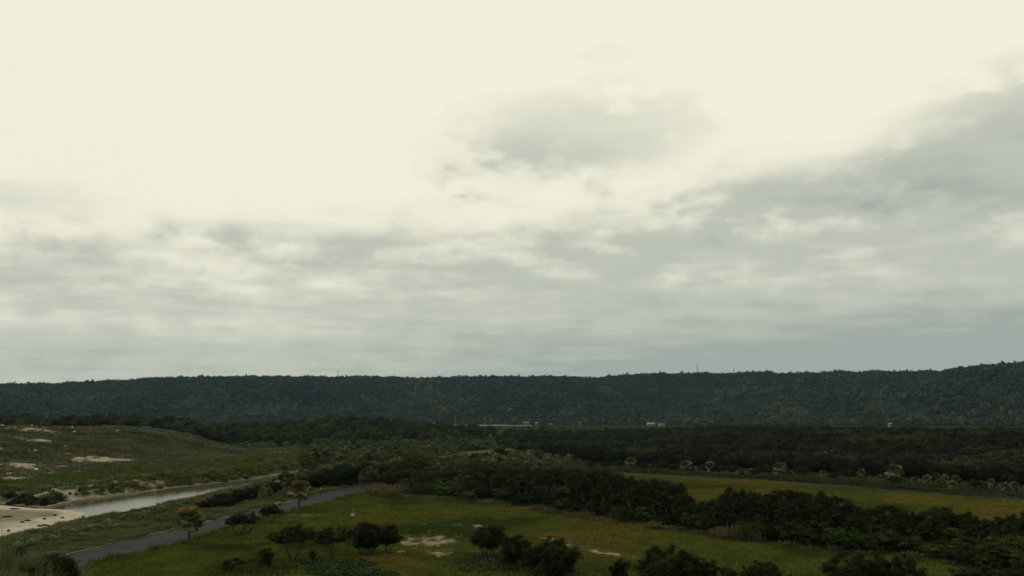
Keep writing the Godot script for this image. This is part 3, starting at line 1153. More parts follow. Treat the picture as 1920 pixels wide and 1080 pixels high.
func woods() -> void:
	var near := []
	for s in 4: near.append(crown_blob(300 + s, 4.6, 4.6, 34, 46, 0.42))
	var where := [[], [], [], []]
	var tint := [PackedColorArray(), PackedColorArray(), PackedColorArray(), PackedColorArray()]
	# the dune wood beyond the scrub and its continuation behind the sand dune
	for i in 9500:
		var r := exp(rng.randf_range(log(330.0), log(900.0)))
		var a := deg_to_rad(rng.randf_range(-42.0, 8.0))
		var x := sin(a) * r
		var z := -cos(a) * r
		var h := height(x, z)
		var q := Vector2((x + 112.0) / 78.0, (-z - 575.0) / 95.0).length_squared()
		var l := Vector2((x + 330.0) / 140.0, (-z - 500.0) / 85.0).length_squared()
		var belt := -z > 400.0 + 24.0 * n_mid.get_noise_2d(x, 3.0) and x / -z < -0.25
		if not ((q < 1.7 + 0.4 * n_mid.get_noise_2d(x, z) and r > 380.0) or (l < 2.2 and r > 415.0) or belt or (r > 640.0 and x / -z < -0.26 and rng.randf() < 0.5)): continue
		var k := rng.randi() % 4
		var s := lerpf(0.7, 1.7, pow(rng.randf(), 2.0)) * (1.0 if r < 600.0 else 1.2)
		where[k].append(placed(Vector3(x, h - 0.6, z), Vector3(s, s * rng.randf_range(0.7, 1.0), s)))
		var c := Color(0.026, 0.040, 0.009).lerp(Color(0.046, 0.058, 0.013), rng.randf() * smooth(-0.3, 0.3, n_mid.get_noise_2d(x, z)))
		c = c.lerp(Color(0.017, 0.022, 0.009), smooth(-0.05, 0.25, n_soft.get_noise_2d(x * 1.5 + 30.0, z * 1.5)) * 0.8)
		tint[k].append(jitter(rng, c, 0.4))
	# right wood behind the palms
	var dark := Color(0.0105, 0.0125, 0.005)
	var rest := 0
	for i in 17000:
		var r := exp(rng.randf_range(log(160.0), log(640.0)))
		var a := deg_to_rad(rng.randf_range(-2.0, 46.0))
		var x := sin(a) * r
		var z := -cos(a) * r
		var w := wood_depth(x, z)
		if w < 9.0 or w > 300.0: continue
		var k := rng.randi() % 4
		var s := lerpf(0.65, 1.35, pow(rng.randf(), 2.0)) * lerpf(0.72, 1.0, smooth(0.05, 0.28, x / -z))
		where[k].append(placed(Vector3(x, height(x, z) - 0.5, z), Vector3(s, s * rng.randf_range(0.7, 1.0), s)))
		var c := dark.lerp(Color(0.028, 0.032, 0.012), rng.randf() * rng.randf())
		c = c.lerp(Color(0.040, 0.048, 0.012), smooth(0.1, 0.4, n_soft.get_noise_2d(x * 1.2, z * 1.2 + 70.0)) * 0.8)
		tint[k].append(jitter(rng, c, 0.3))
		rest += 1
	for k in 4:
		many("dune_wood", near[k], mat.leaf, where[k], tint[k], ["low wind clipped evergreen wood covering the rises beyond lawn and river", "paler crowns mixed through the low dune wood", "broad crowns mixed through the low dune wood", "small crowns mixed through the low dune wood"][k], "wood")
	# trees along the front of the right wood, one by one
	var edge := []
	for s in 4:
		edge.append(tree_shape({"seed": 410 + s, "h": 5.0, "w": 4.8, "base": 0.12, "stems": 3, "clumps": 55, "leaves": 44, "size": 0.26, "rad": 0.62, "col": dark * 1.15, "bark": Color(0.10, 0.09, 0.07), "girth": 0.10, "under": 0.9}))
	var line := along(wood_edge, 3.4)
	for i in line.size():
		if line[i].length() > 340.0 or atan2(line[i].x, -line[i].y) > deg_to_rad(40.0): continue
		for row in 2:
			var nrm := (line[mini(i + 1, line.size() - 1)] - line[maxi(i - 1, 0)]).orthogonal().normalized()
			if nrm.y > 0.0: nrm = -nrm
			var p := line[i] + nrm * (2.0 + 4.5 * row + rng.randf_range(-1.2, 1.2)) + Vector2(rng.randf_range(-1, 1), 0)
			plant(edge[rng.randi() % 4], "wood_edge_tree", Vector3(p.x, height(p.x, p.y), p.y), rng.randf_range(3.6, 5.4), rng.randf_range(4.2, 5.8), "dark evergreen tree in the closed front of the wood behind the palms", "tree", "trees along the front of the dark wood")


func dividing_row() -> void:
	# the belt of wind-pruned trees and shrubs between the lawn and the meadow
	var dark := Color(0.0115, 0.0145, 0.0045)
	var umb := []
	for s in 5:
		umb.append(tree_shape({"seed": 500 + s, "h": 6.0, "w": 5.6, "base": 0.44 if s != 4 else 0.3, "stems": 3 + s % 2, "clumps": 85, "leaves": 84, "size": 0.17, "rad": 0.50, "sweep": 0.25, "under": 0.5, "spread": 0.55, "bare": 5, "col": dark, "bark": Color(0.21, 0.19, 0.16), "girth": 0.085}))
	var shrub := []
	for s in 5:
		var c: Color = [Color(0.021, 0.032, 0.007), Color(0.016, 0.024, 0.006), Color(0.024, 0.025, 0.009), Color(0.027, 0.041, 0.008), Color(0.011, 0.015, 0.005)][s]
		shrub.append(tree_shape({"seed": 540 + s, "h": 3.6, "w": 3.6, "base": 0.04, "stems": 5, "clumps": 60, "leaves": 74, "size": 0.16, "rad": 0.42, "under": 0.9, "spread": 0.5, "bare": 4, "col": c, "bark": Color(0.17, 0.15, 0.12), "girth": 0.05}))
	var swept := []
	for s in 3:
		swept.append(tree_shape({"seed": 570 + s, "h": 4.6, "w": 6.4, "base": 0.10, "stems": 4, "clumps": 95, "leaves": 70, "size": 0.18, "rad": 0.52, "sweep": 0.55, "under": 0.9, "col": Color(0.021, 0.022, 0.006), "bark": Color(0.15, 0.13, 0.10), "girth": 0.08}))
	var lbl := "dark umbrella crowned tree with pale bare trunks in the belt beside the meadow"
	# base column, base row, top row, crown width in photograph pixels
	for t in [[985, 944, 886, 80], [1035, 950, 881, 88], [1080, 952, 879, 84], [1122, 958, 879, 84], [1160, 962, 886, 70], [1212, 972, 896, 74], [1250, 982, 899, 86], [1470, 1006, 915, 104], [1522, 1008, 919, 100], [1562, 1012, 927, 84], [1615, 1016, 948, 60], [1664, 1020, 945, 86], [1704, 1024, 957, 60], [1772, 1030, 950, 100], [1812, 1034, 962, 64], [1880, 1040, 966, 76], [1935, 1046, 954, 90], [1010, 930, 876, 70], [930, 936, 884, 66], [1445, 1012, 932, 76], [1500, 1020, 936, 84], [1545, 1024, 944, 80], [1600, 1028, 960, 70], [1742, 1034, 972, 66], [1690, 1030, 966, 60], [1845, 1044, 980, 70], [1900, 1052, 978, 80], [1100, 962, 892, 70], [1140, 968, 900, 66], [1190, 975, 908, 64], [1230, 984, 918, 60], [1320, 996, 938, 60], [1350, 1000, 934, 64], [1385, 1004, 930, 60], [1300, 992, 940, 56], [1275, 988, 930, 60], [1430, 1008, 926, 60]]:
		put_tree(umb[rng.randi() % 4], "umbrella_tree", t[0], t[1], t[2], t[3], lbl, "tree", "umbrella trees of the belt", "leaf", rng.randf_range(-0.5, 0.5), "pale_bark")
	for t in [[1372, 988, 912, 48, "small flat topped tree with thin pale stem above the belt shrubs"], [1397, 990, 915, 28, "slim flat topped sapling standing between two umbrella trees of the belt"], [1418, 996, 918, 36, "small round topped tree rising over the belt shrubs"], [1290, 990, 922, 26, "dead pale snag with two tufts of leaves over the belt"]]:
		put_tree(umb[rng.randi() % 4], "flat_topped_tree", t[0], t[1], t[2], t[3], t[4], "tree", "", "leaf", -99.0, "pale_bark")
	for t in [[860, 915, 866, 130], [935, 912, 868, 120], [800, 912, 872, 110], [1005, 912, 872, 120], [1070, 910, 876, 110], [890, 900, 862, 110], [960, 896, 866, 100], [740, 902, 862, 90], [770, 895, 852, 90]]:
		put_tree(swept[rng.randi() % 3], "swept_tree", t[0], t[1], t[2], t[3], "low wedge shaped evergreen sheared by the wind behind the reedy shrubs", "tree", "wind sheared trees at the road bend", "leaf", rng.randf_range(-0.35, 0.35))
	# shrubs along the foot of the belt, in three staggered lines
	var foot := [[735, 928], [800, 934], [870, 938], [930, 943], [985, 950], [1049, 962], [1138, 974], [1212, 986], [1330, 1001], [1434, 1016], [1500, 1026], [1588, 1036], [1660, 1038], [1721, 1044], [1820, 1062], [1930, 1080]]
	var px := 730.0
	var i := 0
	while px < 1940.0:
		while i < foot.size() - 2 and foot[i + 1][0] < px: i += 1
		var by: float = lerpf(foot[i][1], foot[i + 1][1], clampf((px - foot[i][0]) / (foot[i + 1][0] - foot[i][0]), 0.0, 1.0))
		for row in 3:
			var yy := by - row * 7.0 - rng.randf_range(0.0, 4.0)
			var size := lerpf(34.0, 62.0, smooth(750.0, 1700.0, px))
			var tall := size * rng.randf_range(0.62, 1.05) * (0.88 if row == 0 else 1.0)
			if px > 1690.0 and px < 1850.0: tall *= 0.72
			var kind := rng.randi() % 5
			put_tree(shrub[kind], "belt_shrub", px + rng.randf_range(-8, 8), yy, yy - tall, size * rng.randf_range(1.0, 1.45), ["fresh green leafy shrub in the thick undergrowth of the belt", "plain green leafy shrub in the thick undergrowth of the belt", "brownish green shrub in the thick undergrowth of the belt", "bright yellow green shrub in the thick undergrowth of the belt", "blackish green shrub in the thick undergrowth of the belt"][kind], "shrub", ["fresh green shrubs of the belt", "plain green shrubs of the belt", "brownish shrubs of the belt", "bright shrubs of the belt", "blackish shrubs of the belt"][kind])
		px += lerpf(22.0, 44.0, smooth(750.0, 1700.0, px))
	# bare pale stems standing in the belt
	var g := RandomNumberGenerator.new()
	g.seed = 61
	var snags := []
	for s in 3:
		var b := MB.new()
		var p := Vector3(0, -0.1, 0)
		var pts := [p]
		var rad := [0.07]
		for k in 7:
			p += Vector3(g.randf_range(-0.2, 0.5), 0.55, g.randf_range(-0.3, 0.3))
			pts.append(p)
			rad.append(lerpf(0.045, 0.012, k / 6.0))
		b.tube(pts, rad, 5, Color(0.30, 0.28, 0.25))
		for k in 4:
			var q: Vector3 = pts[3 + k]
			var e := q + Vector3(g.randf_range(-0.6, 0.6), g.randf_range(0.3, 0.8), g.randf_range(-0.6, 0.6))
			b.tube([q, q.lerp(e, 0.5), e], [0.025, 0.018, 0.008], 4, Color(0.28, 0.26, 0.23), false)
		snags.append(b.mesh())
	for t in [[1255, 984], [1410, 1004], [1430, 1006], [1478, 1012], [1570, 1024], [1582, 1026], [1825, 1048], [1100, 958], [1060, 956], [1180, 972], [1120, 962], [1005, 950], [905, 934], [1700, 1030], [1460, 1018], [1520, 1020], [1640, 1030]]:
		var pp := hit(t[0], t[1])
		var o := thing("bare_stem", "pale bare dead stem leaning out of the belt undergrowth", "dead tree", pp, rng.randf_range(-0.7, 0.7), "bare stems in the belt")
		o.scale = Vector3.ONE * rng.randf_range(0.6, 0.95)
		part("stem", snags[rng.randi() % 3], mat.pale_bark, o)
	# reeds at the foot of the belt
	var reeds := [reed_shape(71, 1.9, 2.6, 110, Color(0.085, 0.068, 0.034)), reed_shape(72, 1.6, 2.2, 90, Color(0.060, 0.060, 0.032))]
	for t in [[712, 930, 908, 40], [735, 930, 906, 44], [752, 931, 912, 36], [726, 933, 914, 36], [1370, 1010, 984, 44], [1395, 1013, 982, 44], [1350, 1008, 988, 40], [1420, 1016, 994, 40]]:
		put_tree(reeds[0], "reed_clump", t[0], t[1], t[2], t[3], "tan clump of tall plumed reeds before the belt shrubs", "reeds", "tan reeds at the belt")
	px = 830.0
	while px < 1800.0:
		i = 0
		while i < foot.size() - 2 and foot[i + 1][0] < px: i += 1
		var by: float = lerpf(foot[i][1], foot[i + 1][1], clampf((px - foot[i][0]) / (foot[i + 1][0] - foot[i][0]), 0.0, 1.0)) + rng.randf_range(1.0, 6.0)
		if rng.randf() < 0.4:
			put_tree(reeds[1], "dry_grass_clump", px, by, by - rng.randf_range(9, 17), rng.randf_range(26, 48), "low straw coloured grass clump fringing the foot of the belt", "grass", "dry grass along the belt")
		px += 18.0


func lawn_trees() -> void:
	var dark := Color(0.0105, 0.0145, 0.0045)
	var bark := Color(0.055, 0.050, 0.042)
	var one := tree_shape({"seed": 601, "h": 4.2, "w": 4.7, "base": 0.42, "stems": 2, "clumps": 95, "leaves": 90, "size": 0.13, "rad": 0.34, "sweep": 0.25, "under": 0.55, "spread": 0.4, "bare": 3, "col": dark, "bark": bark, "girth": 0.12})
	put_tree(one, "pruned_tree", 546, 1055, 981, 88, "umbrella shaped small tree with forked trunk standing alone on the lawn", "tree", "", "leaf", 0.3)
	var two := tree_shape({"seed": 602, "h": 3.6, "w": 4.0, "base": 0.40, "stems": 1, "clumps": 70, "leaves": 80, "size": 0.13, "rad": 0.32, "sweep": 0.3, "under": 0.6, "bare": 9, "col": dark, "bark": bark, "girth": 0.11})
	put_tree(two, "pruned_tree", 621, 1048, 987, 82, "thin single trunked lawn tree with bare lower twigs beside the dense bush", "tree", "", "leaf", 1.0)
	var three := tree_shape({"seed": 603, "h": 3.8, "w": 3.6, "base": 0.06, "stems": 7, "clumps": 120, "leaves": 95, "size": 0.13, "rad": 0.36, "under": 0.8, "spread": 0.6, "col": dark, "bark": bark, "girth": 0.07})
	put_tree(three, "bushy_tree", 688, 1042, 976, 66, "dense many stemmed bushy tree with foliage down to the lawn", "tree")
	var four := tree_shape({"seed": 604, "h": 3.6, "w": 2.8, "base": 0.22, "stems": 3, "clumps": 70, "leaves": 90, "size": 0.13, "rad": 0.33, "lean": 0.2, "under": 0.8, "spread": 0.5, "col": dark, "bark": bark, "girth": 0.07})
	put_tree(four, "bushy_tree", 726, 1040, 983, 50, "slender bushy tree with open stem gaps beside sandy bare ground", "tree", "", "leaf", 0.1)
	var small := tree_shape({"seed": 605, "h": 2.0, "w": 1.5, "base": 0.05, "stems": 3, "clumps": 34, "leaves": 50, "size": 0.13, "rad": 0.22, "under": 0.9, "col": dark * 1.2, "bark": bark, "girth": 0.04})
	put_tree(small, "young_tree", 497, 1064, 1026, 30, "knee high young tree beside the umbrella shaped lawn tree", "tree")
	put_tree(small, "young_tree", 586, 1053, 1030, 14, "spindly seedling between the umbrella tree and thin trunked tree", "tree")
	var five := tree_shape({"seed": 606, "h": 4.0, "w": 4.2, "base": 0.20, "stems": 5, "clumps": 115, "leaves": 95, "size": 0.13, "rad": 0.36, "sweep": 0.2, "under": 0.7, "spread": 0.55, "bare": 4, "col": dark * 1.1, "bark": bark, "girth": 0.08})
	put_tree(five, "bushy_tree", 916, 1052, 984, 80, "vase shaped bushy tree with fan of dark stems and a trailing limb", "tree", "", "leaf", 0.2)
	put_tree(three, "bushy_tree", 965, 1070, 999, 62, "round bushy tree squeezed between vase shaped tree and wide dome tree", "tree", "", "leaf", 2.0)
	var dome := tree_shape({"seed": 607, "h": 4.0, "w": 5.0, "base": 0.05, "stems": 6, "clumps": 170, "leaves": 100, "size": 0.13, "rad": 0.38, "under": 0.9, "spread": 0.6, "col": dark * 1.15, "bark": bark, "girth": 0.08})
	put_tree(dome, "dome_tree", 1036, 1092, 1006, 112, "wide dome shaped evergreen next to the thin sandy track", "tree")
	put_tree(small, "young_tree", 1163, 1094, 1046, 42, "young round headed tree at the end of the thin sandy track", "tree")
	put_tree(dome, "dome_tree", 1256, 1112, 1021, 128, "tall dark dome of evergreen with a lower companion crown", "tree", "", "leaf", 1.7)
	put_tree(three, "dome_tree", 1322, 1108, 1046, 62, "lower dark crown joined to the tall dark dome tree", "tree")
	put_tree(dome, "dome_tree", 1432, 1118, 1050, 84, "half round dark evergreen alone beside tussocks of tall grass", "tree", "", "leaf", 3.0)
	put_tree(dome, "dome_tree", 1600, 1118, 1034, 120, "broad dark thicket tree below the straw grass of the belt", "tree", "thicket below the belt", "leaf", 4.0)
	put_tree(dome, "dome_tree", 1680, 1122, 1036, 120, "broad dark thicket tree below the straw grass of the belt", "tree", "thicket below the belt", "leaf", 5.2)
	put_tree(dome, "dome_tree", 1850, 1134, 1052, 130, "broad dark thicket tree below the straw grass of the belt", "tree", "thicket below the belt", "leaf", 0.6)
	put_tree(dome, "dome_tree", 1925, 1134, 1058, 110, "broad dark thicket tree below the straw grass of the belt", "tree", "thicket below the belt", "leaf", 2.4)
	put_tree(small, "young_tree", 1366, 1098, 1062, 36, "pale green young shrubby tree between two dark evergreen domes", "tree")
	var wind := tree_shape({"seed": 608, "h": 2.6, "w": 4.4, "base": 0.42, "stems": 4, "clumps": 70, "leaves": 80, "size": 0.13, "rad": 0.32, "sweep": 0.35, "lean": 0.25, "under": 0.5, "spread": 0.7, "bare": 2, "col": dark, "bark": bark, "girth": 0.09})
	put_tree(wind, "leaning_tree", 448, 1004, 959, 64, "flat leaning tree with twisted dark trunks at the road edge", "tree", "", "leaf", 0.0)
	put_tree(wind, "leaning_tree", 501, 984, 945, 48, "open flat leaning tree before the bend of the road", "tree", "", "leaf", 0.5)
	var low := tree_shape({"seed": 609, "h": 1.5, "w": 2.2, "base": 0.25, "stems": 2, "clumps": 18, "leaves": 50, "size": 0.13, "rad": 0.22, "lean": 0.4, "bare": 8, "col": dark, "bark": Color(0.16, 0.14, 0.12), "girth": 0.05})
	put_tree(low, "sprawling_shrub", 432, 1072, 1045, 44, "half dead sprawling shrub with grey branches on the open lawn", "tree", "", "leaf", 0.0)
	var silver := tree_shape({"seed": 610, "h": 4.4, "w": 3.8, "base": 0.32, "stems": 2, "clumps": 70, "leaves": 70, "size": 0.20, "rad": 0.42, "under": 0.8, "col": Color(0.050, 0.054, 0.024), "bark": bark, "girth": 0.10})
	put_tree(silver, "roadside_tree", 690, 926, 873, 42, "grey green tree with slanting trunk at the road bend", "tree", "", "leaf", 0.4)
	# dark bushes by the roadside on the lookout slope
	var b := bush_shape(620, 2.0, 3.0, 150, 100, 0.13, Color(0.014, 0.017, 0.006))
	put_tree(b, "dark_bush", 98, 1092, 1034, 96, "rounded dark bush where the road passes below the lookout", "bush")
	put_tree(b, "dark_bush", 22, 1052, 1020, 52, "small dark bush among the tall grass above the river", "bush")


func palms() -> void:
	var a := palm_shape(31, 0.75, 105)
	var b := palm_shape(32, 0.15, 100)
	var c := palm_shape(33, 0.35, 90)
	put_tree(a, "palm_tree", 353, 1021, 944, 62, "shaggy palm with golden orange crown at the road edge", "palm", "", "leaf")
	put_tree(b, "palm_tree", 559, 958, 896, 50, "shaggy green palm on the grass verge where the road climbs", "palm", "", "leaf")
	put_tree(b, "palm_tree", 537, 928, 880, 44, "grey green palm across the road backed by dark hedge bushes", "palm", "", "leaf")
	put_tree(c, "palm_tree", 491, 940, 910, 17, "thin stemmed young palm before the riverside bushes", "palm", "young palms by the river")
	put_tree(c, "palm_tree", 503, 939, 912, 18, "thin stemmed young palm before the riverside bushes", "palm", "young palms by the river")
	put_tree(a, "palm_tree", 1333, 896, 862, 22, "palm with yellow head in the avenue along the footpath", "palm")
	put_tree(b, "palm_tree", 1463, 899, 864, 30, "broad pale headed palm of the avenue beyond the meadow", "palm", "large palms of the avenue")
	put_tree(b, "palm_tree", 1678, 914, 867, 38, "broad pale headed palm of the avenue beyond the meadow", "palm", "large palms of the avenue")
	put_tree(b, "palm_tree", 1287, 891, 861, 28, "broad pale headed palm of the avenue beyond the meadow", "palm", "large palms of the avenue")
	put_tree(b, "palm_tree", 1183, 884, 855, 26, "broad pale headed palm of the avenue beyond the meadow", "palm", "large palms of the avenue")
	for t in [[1215, 886, 869, 16], [1300, 891, 872, 16], [1390, 896, 877, 18], [1407, 897, 877, 20], [1482, 899, 881, 18], [1543, 902, 880, 14], [1605, 906, 884, 16], [1617, 906, 876, 16], [1634, 908, 895, 14], [1650, 910, 888, 16], [1694, 912, 894, 14], [1716, 914, 894, 18], [1740, 918, 888, 20], [1762, 919, 895, 18], [1774, 919, 886, 18], [1795, 921, 888, 18], [1786, 924, 900, 20], [1845, 926, 899, 20], [1860, 922, 895, 16], [1885, 929, 902, 22], [1905, 931, 900, 20], [1932, 934, 903, 22], [1250, 888, 872, 14], [1232, 887, 871, 13]]:
		put_tree([b, c][rng.randi() % 2], "palm_tree", t[0], t[1], t[2], t[3], "small slender palm of the avenue along the footpath", "palm", "small palms of the avenue")
	var av := []
	for s in 3:
		av.append(tree_shape({"seed": 640 + s, "h": 4.0, "w": 4.4, "base": 0.40, "stems": 1, "clumps": 46, "leaves": 46, "size": 0.24, "rad": 0.50, "under": 0.7, "lean": 0.15, "col": Color(0.016, 0.021, 0.008), "bark": Color(0.06, 0.055, 0.045), "girth": 0.13}))
	for t in [[1238, 889, 864, 36], [1266, 890, 868, 30], [1322, 895, 868, 26], [1348, 897, 868, 30], [1376, 898, 870, 28], [1421, 900, 874, 26], [1438, 900, 870, 28], [1503, 903, 872, 34], [1563, 906, 884, 22], [1593, 908, 877, 34], [1678, 917, 892, 28], [1828, 926, 896, 26], [1756, 915, 884, 30], [1895, 922, 886, 30], [1207, 887, 866, 24], [1160, 884, 862, 28], [1135, 884, 864, 26], [1105, 884, 864, 26]]:
		put_tree(av[rng.randi() % 3], "avenue_tree", t[0], t[1], t[2], t[3], "small dark round tree planted between the avenue palms", "tree", "dark trees of the avenue")


func scrub() -> void:
	var shapes := []
	var cols := [Color(0.044, 0.058, 0.018), Color(0.070, 0.085, 0.045), Color(0.088, 0.085, 0.043), Color(0.016, 0.022, 0.007)]
	for s in 4: shapes.append(bush_shape(700 + s, 1.6, 2.4, 46, 46, 0.22, cols[s]))
	var hedge := tree_shape({"seed": 720, "h": 3.6, "w": 3.6, "base": 0.03, "stems": 5, "clumps": 90, "leaves": 70, "size": 0.17, "rad": 0.42, "under": 0.9, "spread": 0.6, "col": Color(0.013, 0.016, 0.005), "bark": Color(0.10, 0.09, 0.07), "girth": 0.06})
	# the dense dark hedge between river and road
	for t in [[575, 918, 893, 40], [598, 917, 882, 46], [622, 915, 878, 48], [648, 912, 872, 50], [668, 910, 868, 50], [640, 905, 866, 50], [610, 906, 876, 44], [585, 908, 884, 40], [690, 903, 864, 44], [712, 905, 868, 46], [560, 912, 890, 34]]:
		put_tree(hedge, "hedge_bush", t[0], t[1], t[2], t[3], "tall dense dark bush in the hedge between river and road bend", "bush", "dark hedge at the road bend")
	for t in [[392, 956, 932, 38], [415, 950, 922, 46], [440, 946, 916, 44], [466, 938, 912, 40], [488, 932, 907, 36], [508, 926, 903, 34], [372, 958, 940, 28], [425, 954, 930, 34], [520, 922, 900, 30], [450, 934, 915, 30]]:
		put_tree(hedge, "riverside_bush", t[0], t[1], t[2], t[3], "dark leafy bush on the verge between river and road", "bush", "dark bushes along the river")
	put_tree(hedge, "round_bush", 937, 861, 838, 36, "single round dark bush standing on the pale scrub plain", "bush")
	# low bushes on the near river bank and on the far bank
	for t in [[30, 944, 929, 34], [62, 944, 926, 40], [88, 946, 928, 36], [45, 936, 923, 34], [20, 930, 920, 30], [108, 938, 926, 26]]:
		put_tree(shapes[3], "bank_bush", t[0], t[1], t[2], t[3], "low dark green bush on the sandy bank above the sandbar", "bush", "bushes above the sandbar")
	for t in [[150, 922, 914, 7], [131, 927, 921, 6], [143, 928, 922, 6], [191, 921, 914, 8], [210, 917, 908, 8]]:
		put_tree(shapes[3], "tiny_bush", t[0], t[1], t[2], t[3], "tiny dark tuft growing from the bare sandy bank", "bush", "tufts on the bare bank")
	for t in [[405, 868, 860, 14], [370, 872, 866, 20], [340, 872, 867, 18], [455, 868, 859, 18], [470, 866, 858, 20], [430, 870, 863, 18], [350, 878, 872, 16], [490, 868, 858, 18], [440, 900, 889, 16], [420, 903, 893, 14], [355, 909, 902, 14], [320, 912, 906, 12], [270, 918, 911, 12], [250, 914, 907, 16], [230, 913, 908, 16], [300, 893, 885, 20], [330, 898, 890, 18], [375, 892, 884, 20], [398, 899, 890, 16], [445, 884, 876, 18], [470, 890, 881, 16], [505, 884, 875, 18], [530, 880, 870, 20], [550, 876, 866, 20], [285, 900, 893, 16], [350, 886, 879, 20], [410, 880, 872, 18], [485, 876, 868, 18], [520, 870, 861, 20], [300, 916, 909, 14], [340, 907, 899, 18], [385, 905, 896, 16], [460, 898, 888, 16], [495, 892, 883, 14]]:
		put_tree(shapes[rng.randi() % 2], "dune_bush", t[0], t[1], t[2], t[3], "low green bush on the grassy shelf behind the dune side river bank", "bush", "bushes on the dune side bank")
	# tussocky shrubs along the near bank
	for t in [[300, 962, 948, 36], [250, 976, 960, 44], [200, 986, 972, 44], [170, 996, 982, 44], [130, 1004, 990, 44], [100, 1014, 1002, 40], [60, 1024, 1008, 44], [330, 954, 942, 30], [270, 968, 956, 36], [220, 992, 980, 38], [150, 1010, 998, 36], [30, 1030, 1014, 40], [310, 972, 962, 30], [350, 946, 935, 26]]:
		put_tree(shapes[1], "bank_shrub", t[0], t[1], t[2], t[3], "grey green tussocky shrub on the slope between road and water", "bush", "shrubs on the road side river bank")
	# scrub plain: the nearer bushes singly, the rest as ground cover
	var single := 0
	var where := [[], [], [], []]
	var tint := [PackedColorArray(), PackedColorArray(), PackedColorArray(), PackedColorArray()]
	for i in 9000:
		var r := exp(rng.randf_range(log(170.0), log(1250.0)))
		var a := deg_to_rad(rng.randf_range(-24.0, 24.0))
		var x := sin(a) * r
		var z := -cos(a) * r
		if zone(x, z) != 6 or sand_at(x, z) > 0.25: continue
		if x < 55.0 and river_dist(x, z) < 2.0: continue
		if x > 12.0 and r < 240.0: continue
		var k: int = 2 if n_soft.get_noise_2d(x * 2.0, z * 2.0) > 0.12 else [0, 1, 1, 3][rng.randi() % 4]
		var s := lerpf(0.5, 1.6, pow(rng.randf(), 1.6)) * (1.0 if r < 500.0 else 1.4)
		if n_mid.get_noise_2d(x, z) < -0.10 and r < 520.0: s *= 0.55
		if r > 500.0: s = minf(s, maxf(0.2, (15.0 - r * 0.0133) / 1.9))
		var p := Vector3(x, height(x, z), z)
		if r < 360.0 and single < 150 and s > 0.7:
			single += 1
			plant(shapes[k], "scrub_bush", p, 1.6 * s, 2.6 * s, ["dark green low bush on the scrub plain beyond the road bend", "grey green tussock bush on the scrub plain beyond the road bend", "straw coloured reedy bush on the scrub plain beyond the road bend", "nearly black low bush on the scrub plain beyond the road bend"][k], "bush", ["dark green bushes of the scrub plain", "grey green bushes of the scrub plain", "straw coloured bushes of the scrub plain", "blackish bushes of the scrub plain"][k])
		else:
			where[k].append(placed(p, Vector3(s, s * rng.randf_range(0.7, 1.1), s)))
			tint[k].append(jitter(rng, Color(1, 1, 1), 0.2))
	for k in 4:
		many("scrub_cover", shapes[k].green, mat.leaf, where[k], tint[k], ["dark green low scrub spread over the plain below the hills", "grey green low scrub spread over the plain below the hills", "straw coloured reedy scrub spread over the plain below the hills", "blackish low scrub spread over the plain below the hills"][k], "scrub")


func fence_run(p0: Vector3, p1: Vector3, tall: float, label: String, group: String) -> void:
	var turn := atan2(-(p1.z - p0.z), p1.x - p0.x)
	var o := thing("sand_fence", label, "fence", p0, turn, group)
	var long := Vector2(p1.x - p0.x, p1.z - p0.z).length()
	var bays := maxi(1, int(round(long / 2.4)))
	var step := long / bays
	for k in bays + 1:
		var w := p0.lerp(p1, float(k) / bays)
		var y := height(w.x, w.z) - p0.y
		var post := MB.new()
		post.tube([Vector3(k * step, y - 0.3, 0), Vector3(k * step, y + tall + 0.12, 0)], [0.06, 0.055], 6, Color(0.17, 0.165, 0.15))
		part("post", post.mesh(), mat.timber, o)
		if k == bays: break
		var v := p0.lerp(p1, float(k + 1) / bays)
		var y2 := height(v.x, v.z) - p0.y
		var slats := MB.new()
		for s in 12:
			var f := (s + 0.5) / 12.0
			var yy := lerpf(y, y2, f)
			slats.box(Vector3(-0.075, -0.15, -0.015), Vector3(0.075, tall * rng.randf_range(0.96, 1.02), 0.015), Color(0.20, 0.21, 0.215) * rng.randf_range(0.6, 1.25), Basis.IDENTITY, Vector3((k + f) * step, yy, 0.03))
		part("slat_bay", slats.mesh(), mat.timber, o)
		var rail := MB.new()
		for hgt in [0.35, 0.9]:
			rail.tube([Vector3(k * step + 0.02, y + tall * hgt, -0.04), Vector3((k + 1) * step - 0.02, y2 + tall * hgt, -0.04)], [0.04, 0.04], 4, Color(0.16, 0.15, 0.135))
		part("rail", rail.mesh(), mat.timber, o)


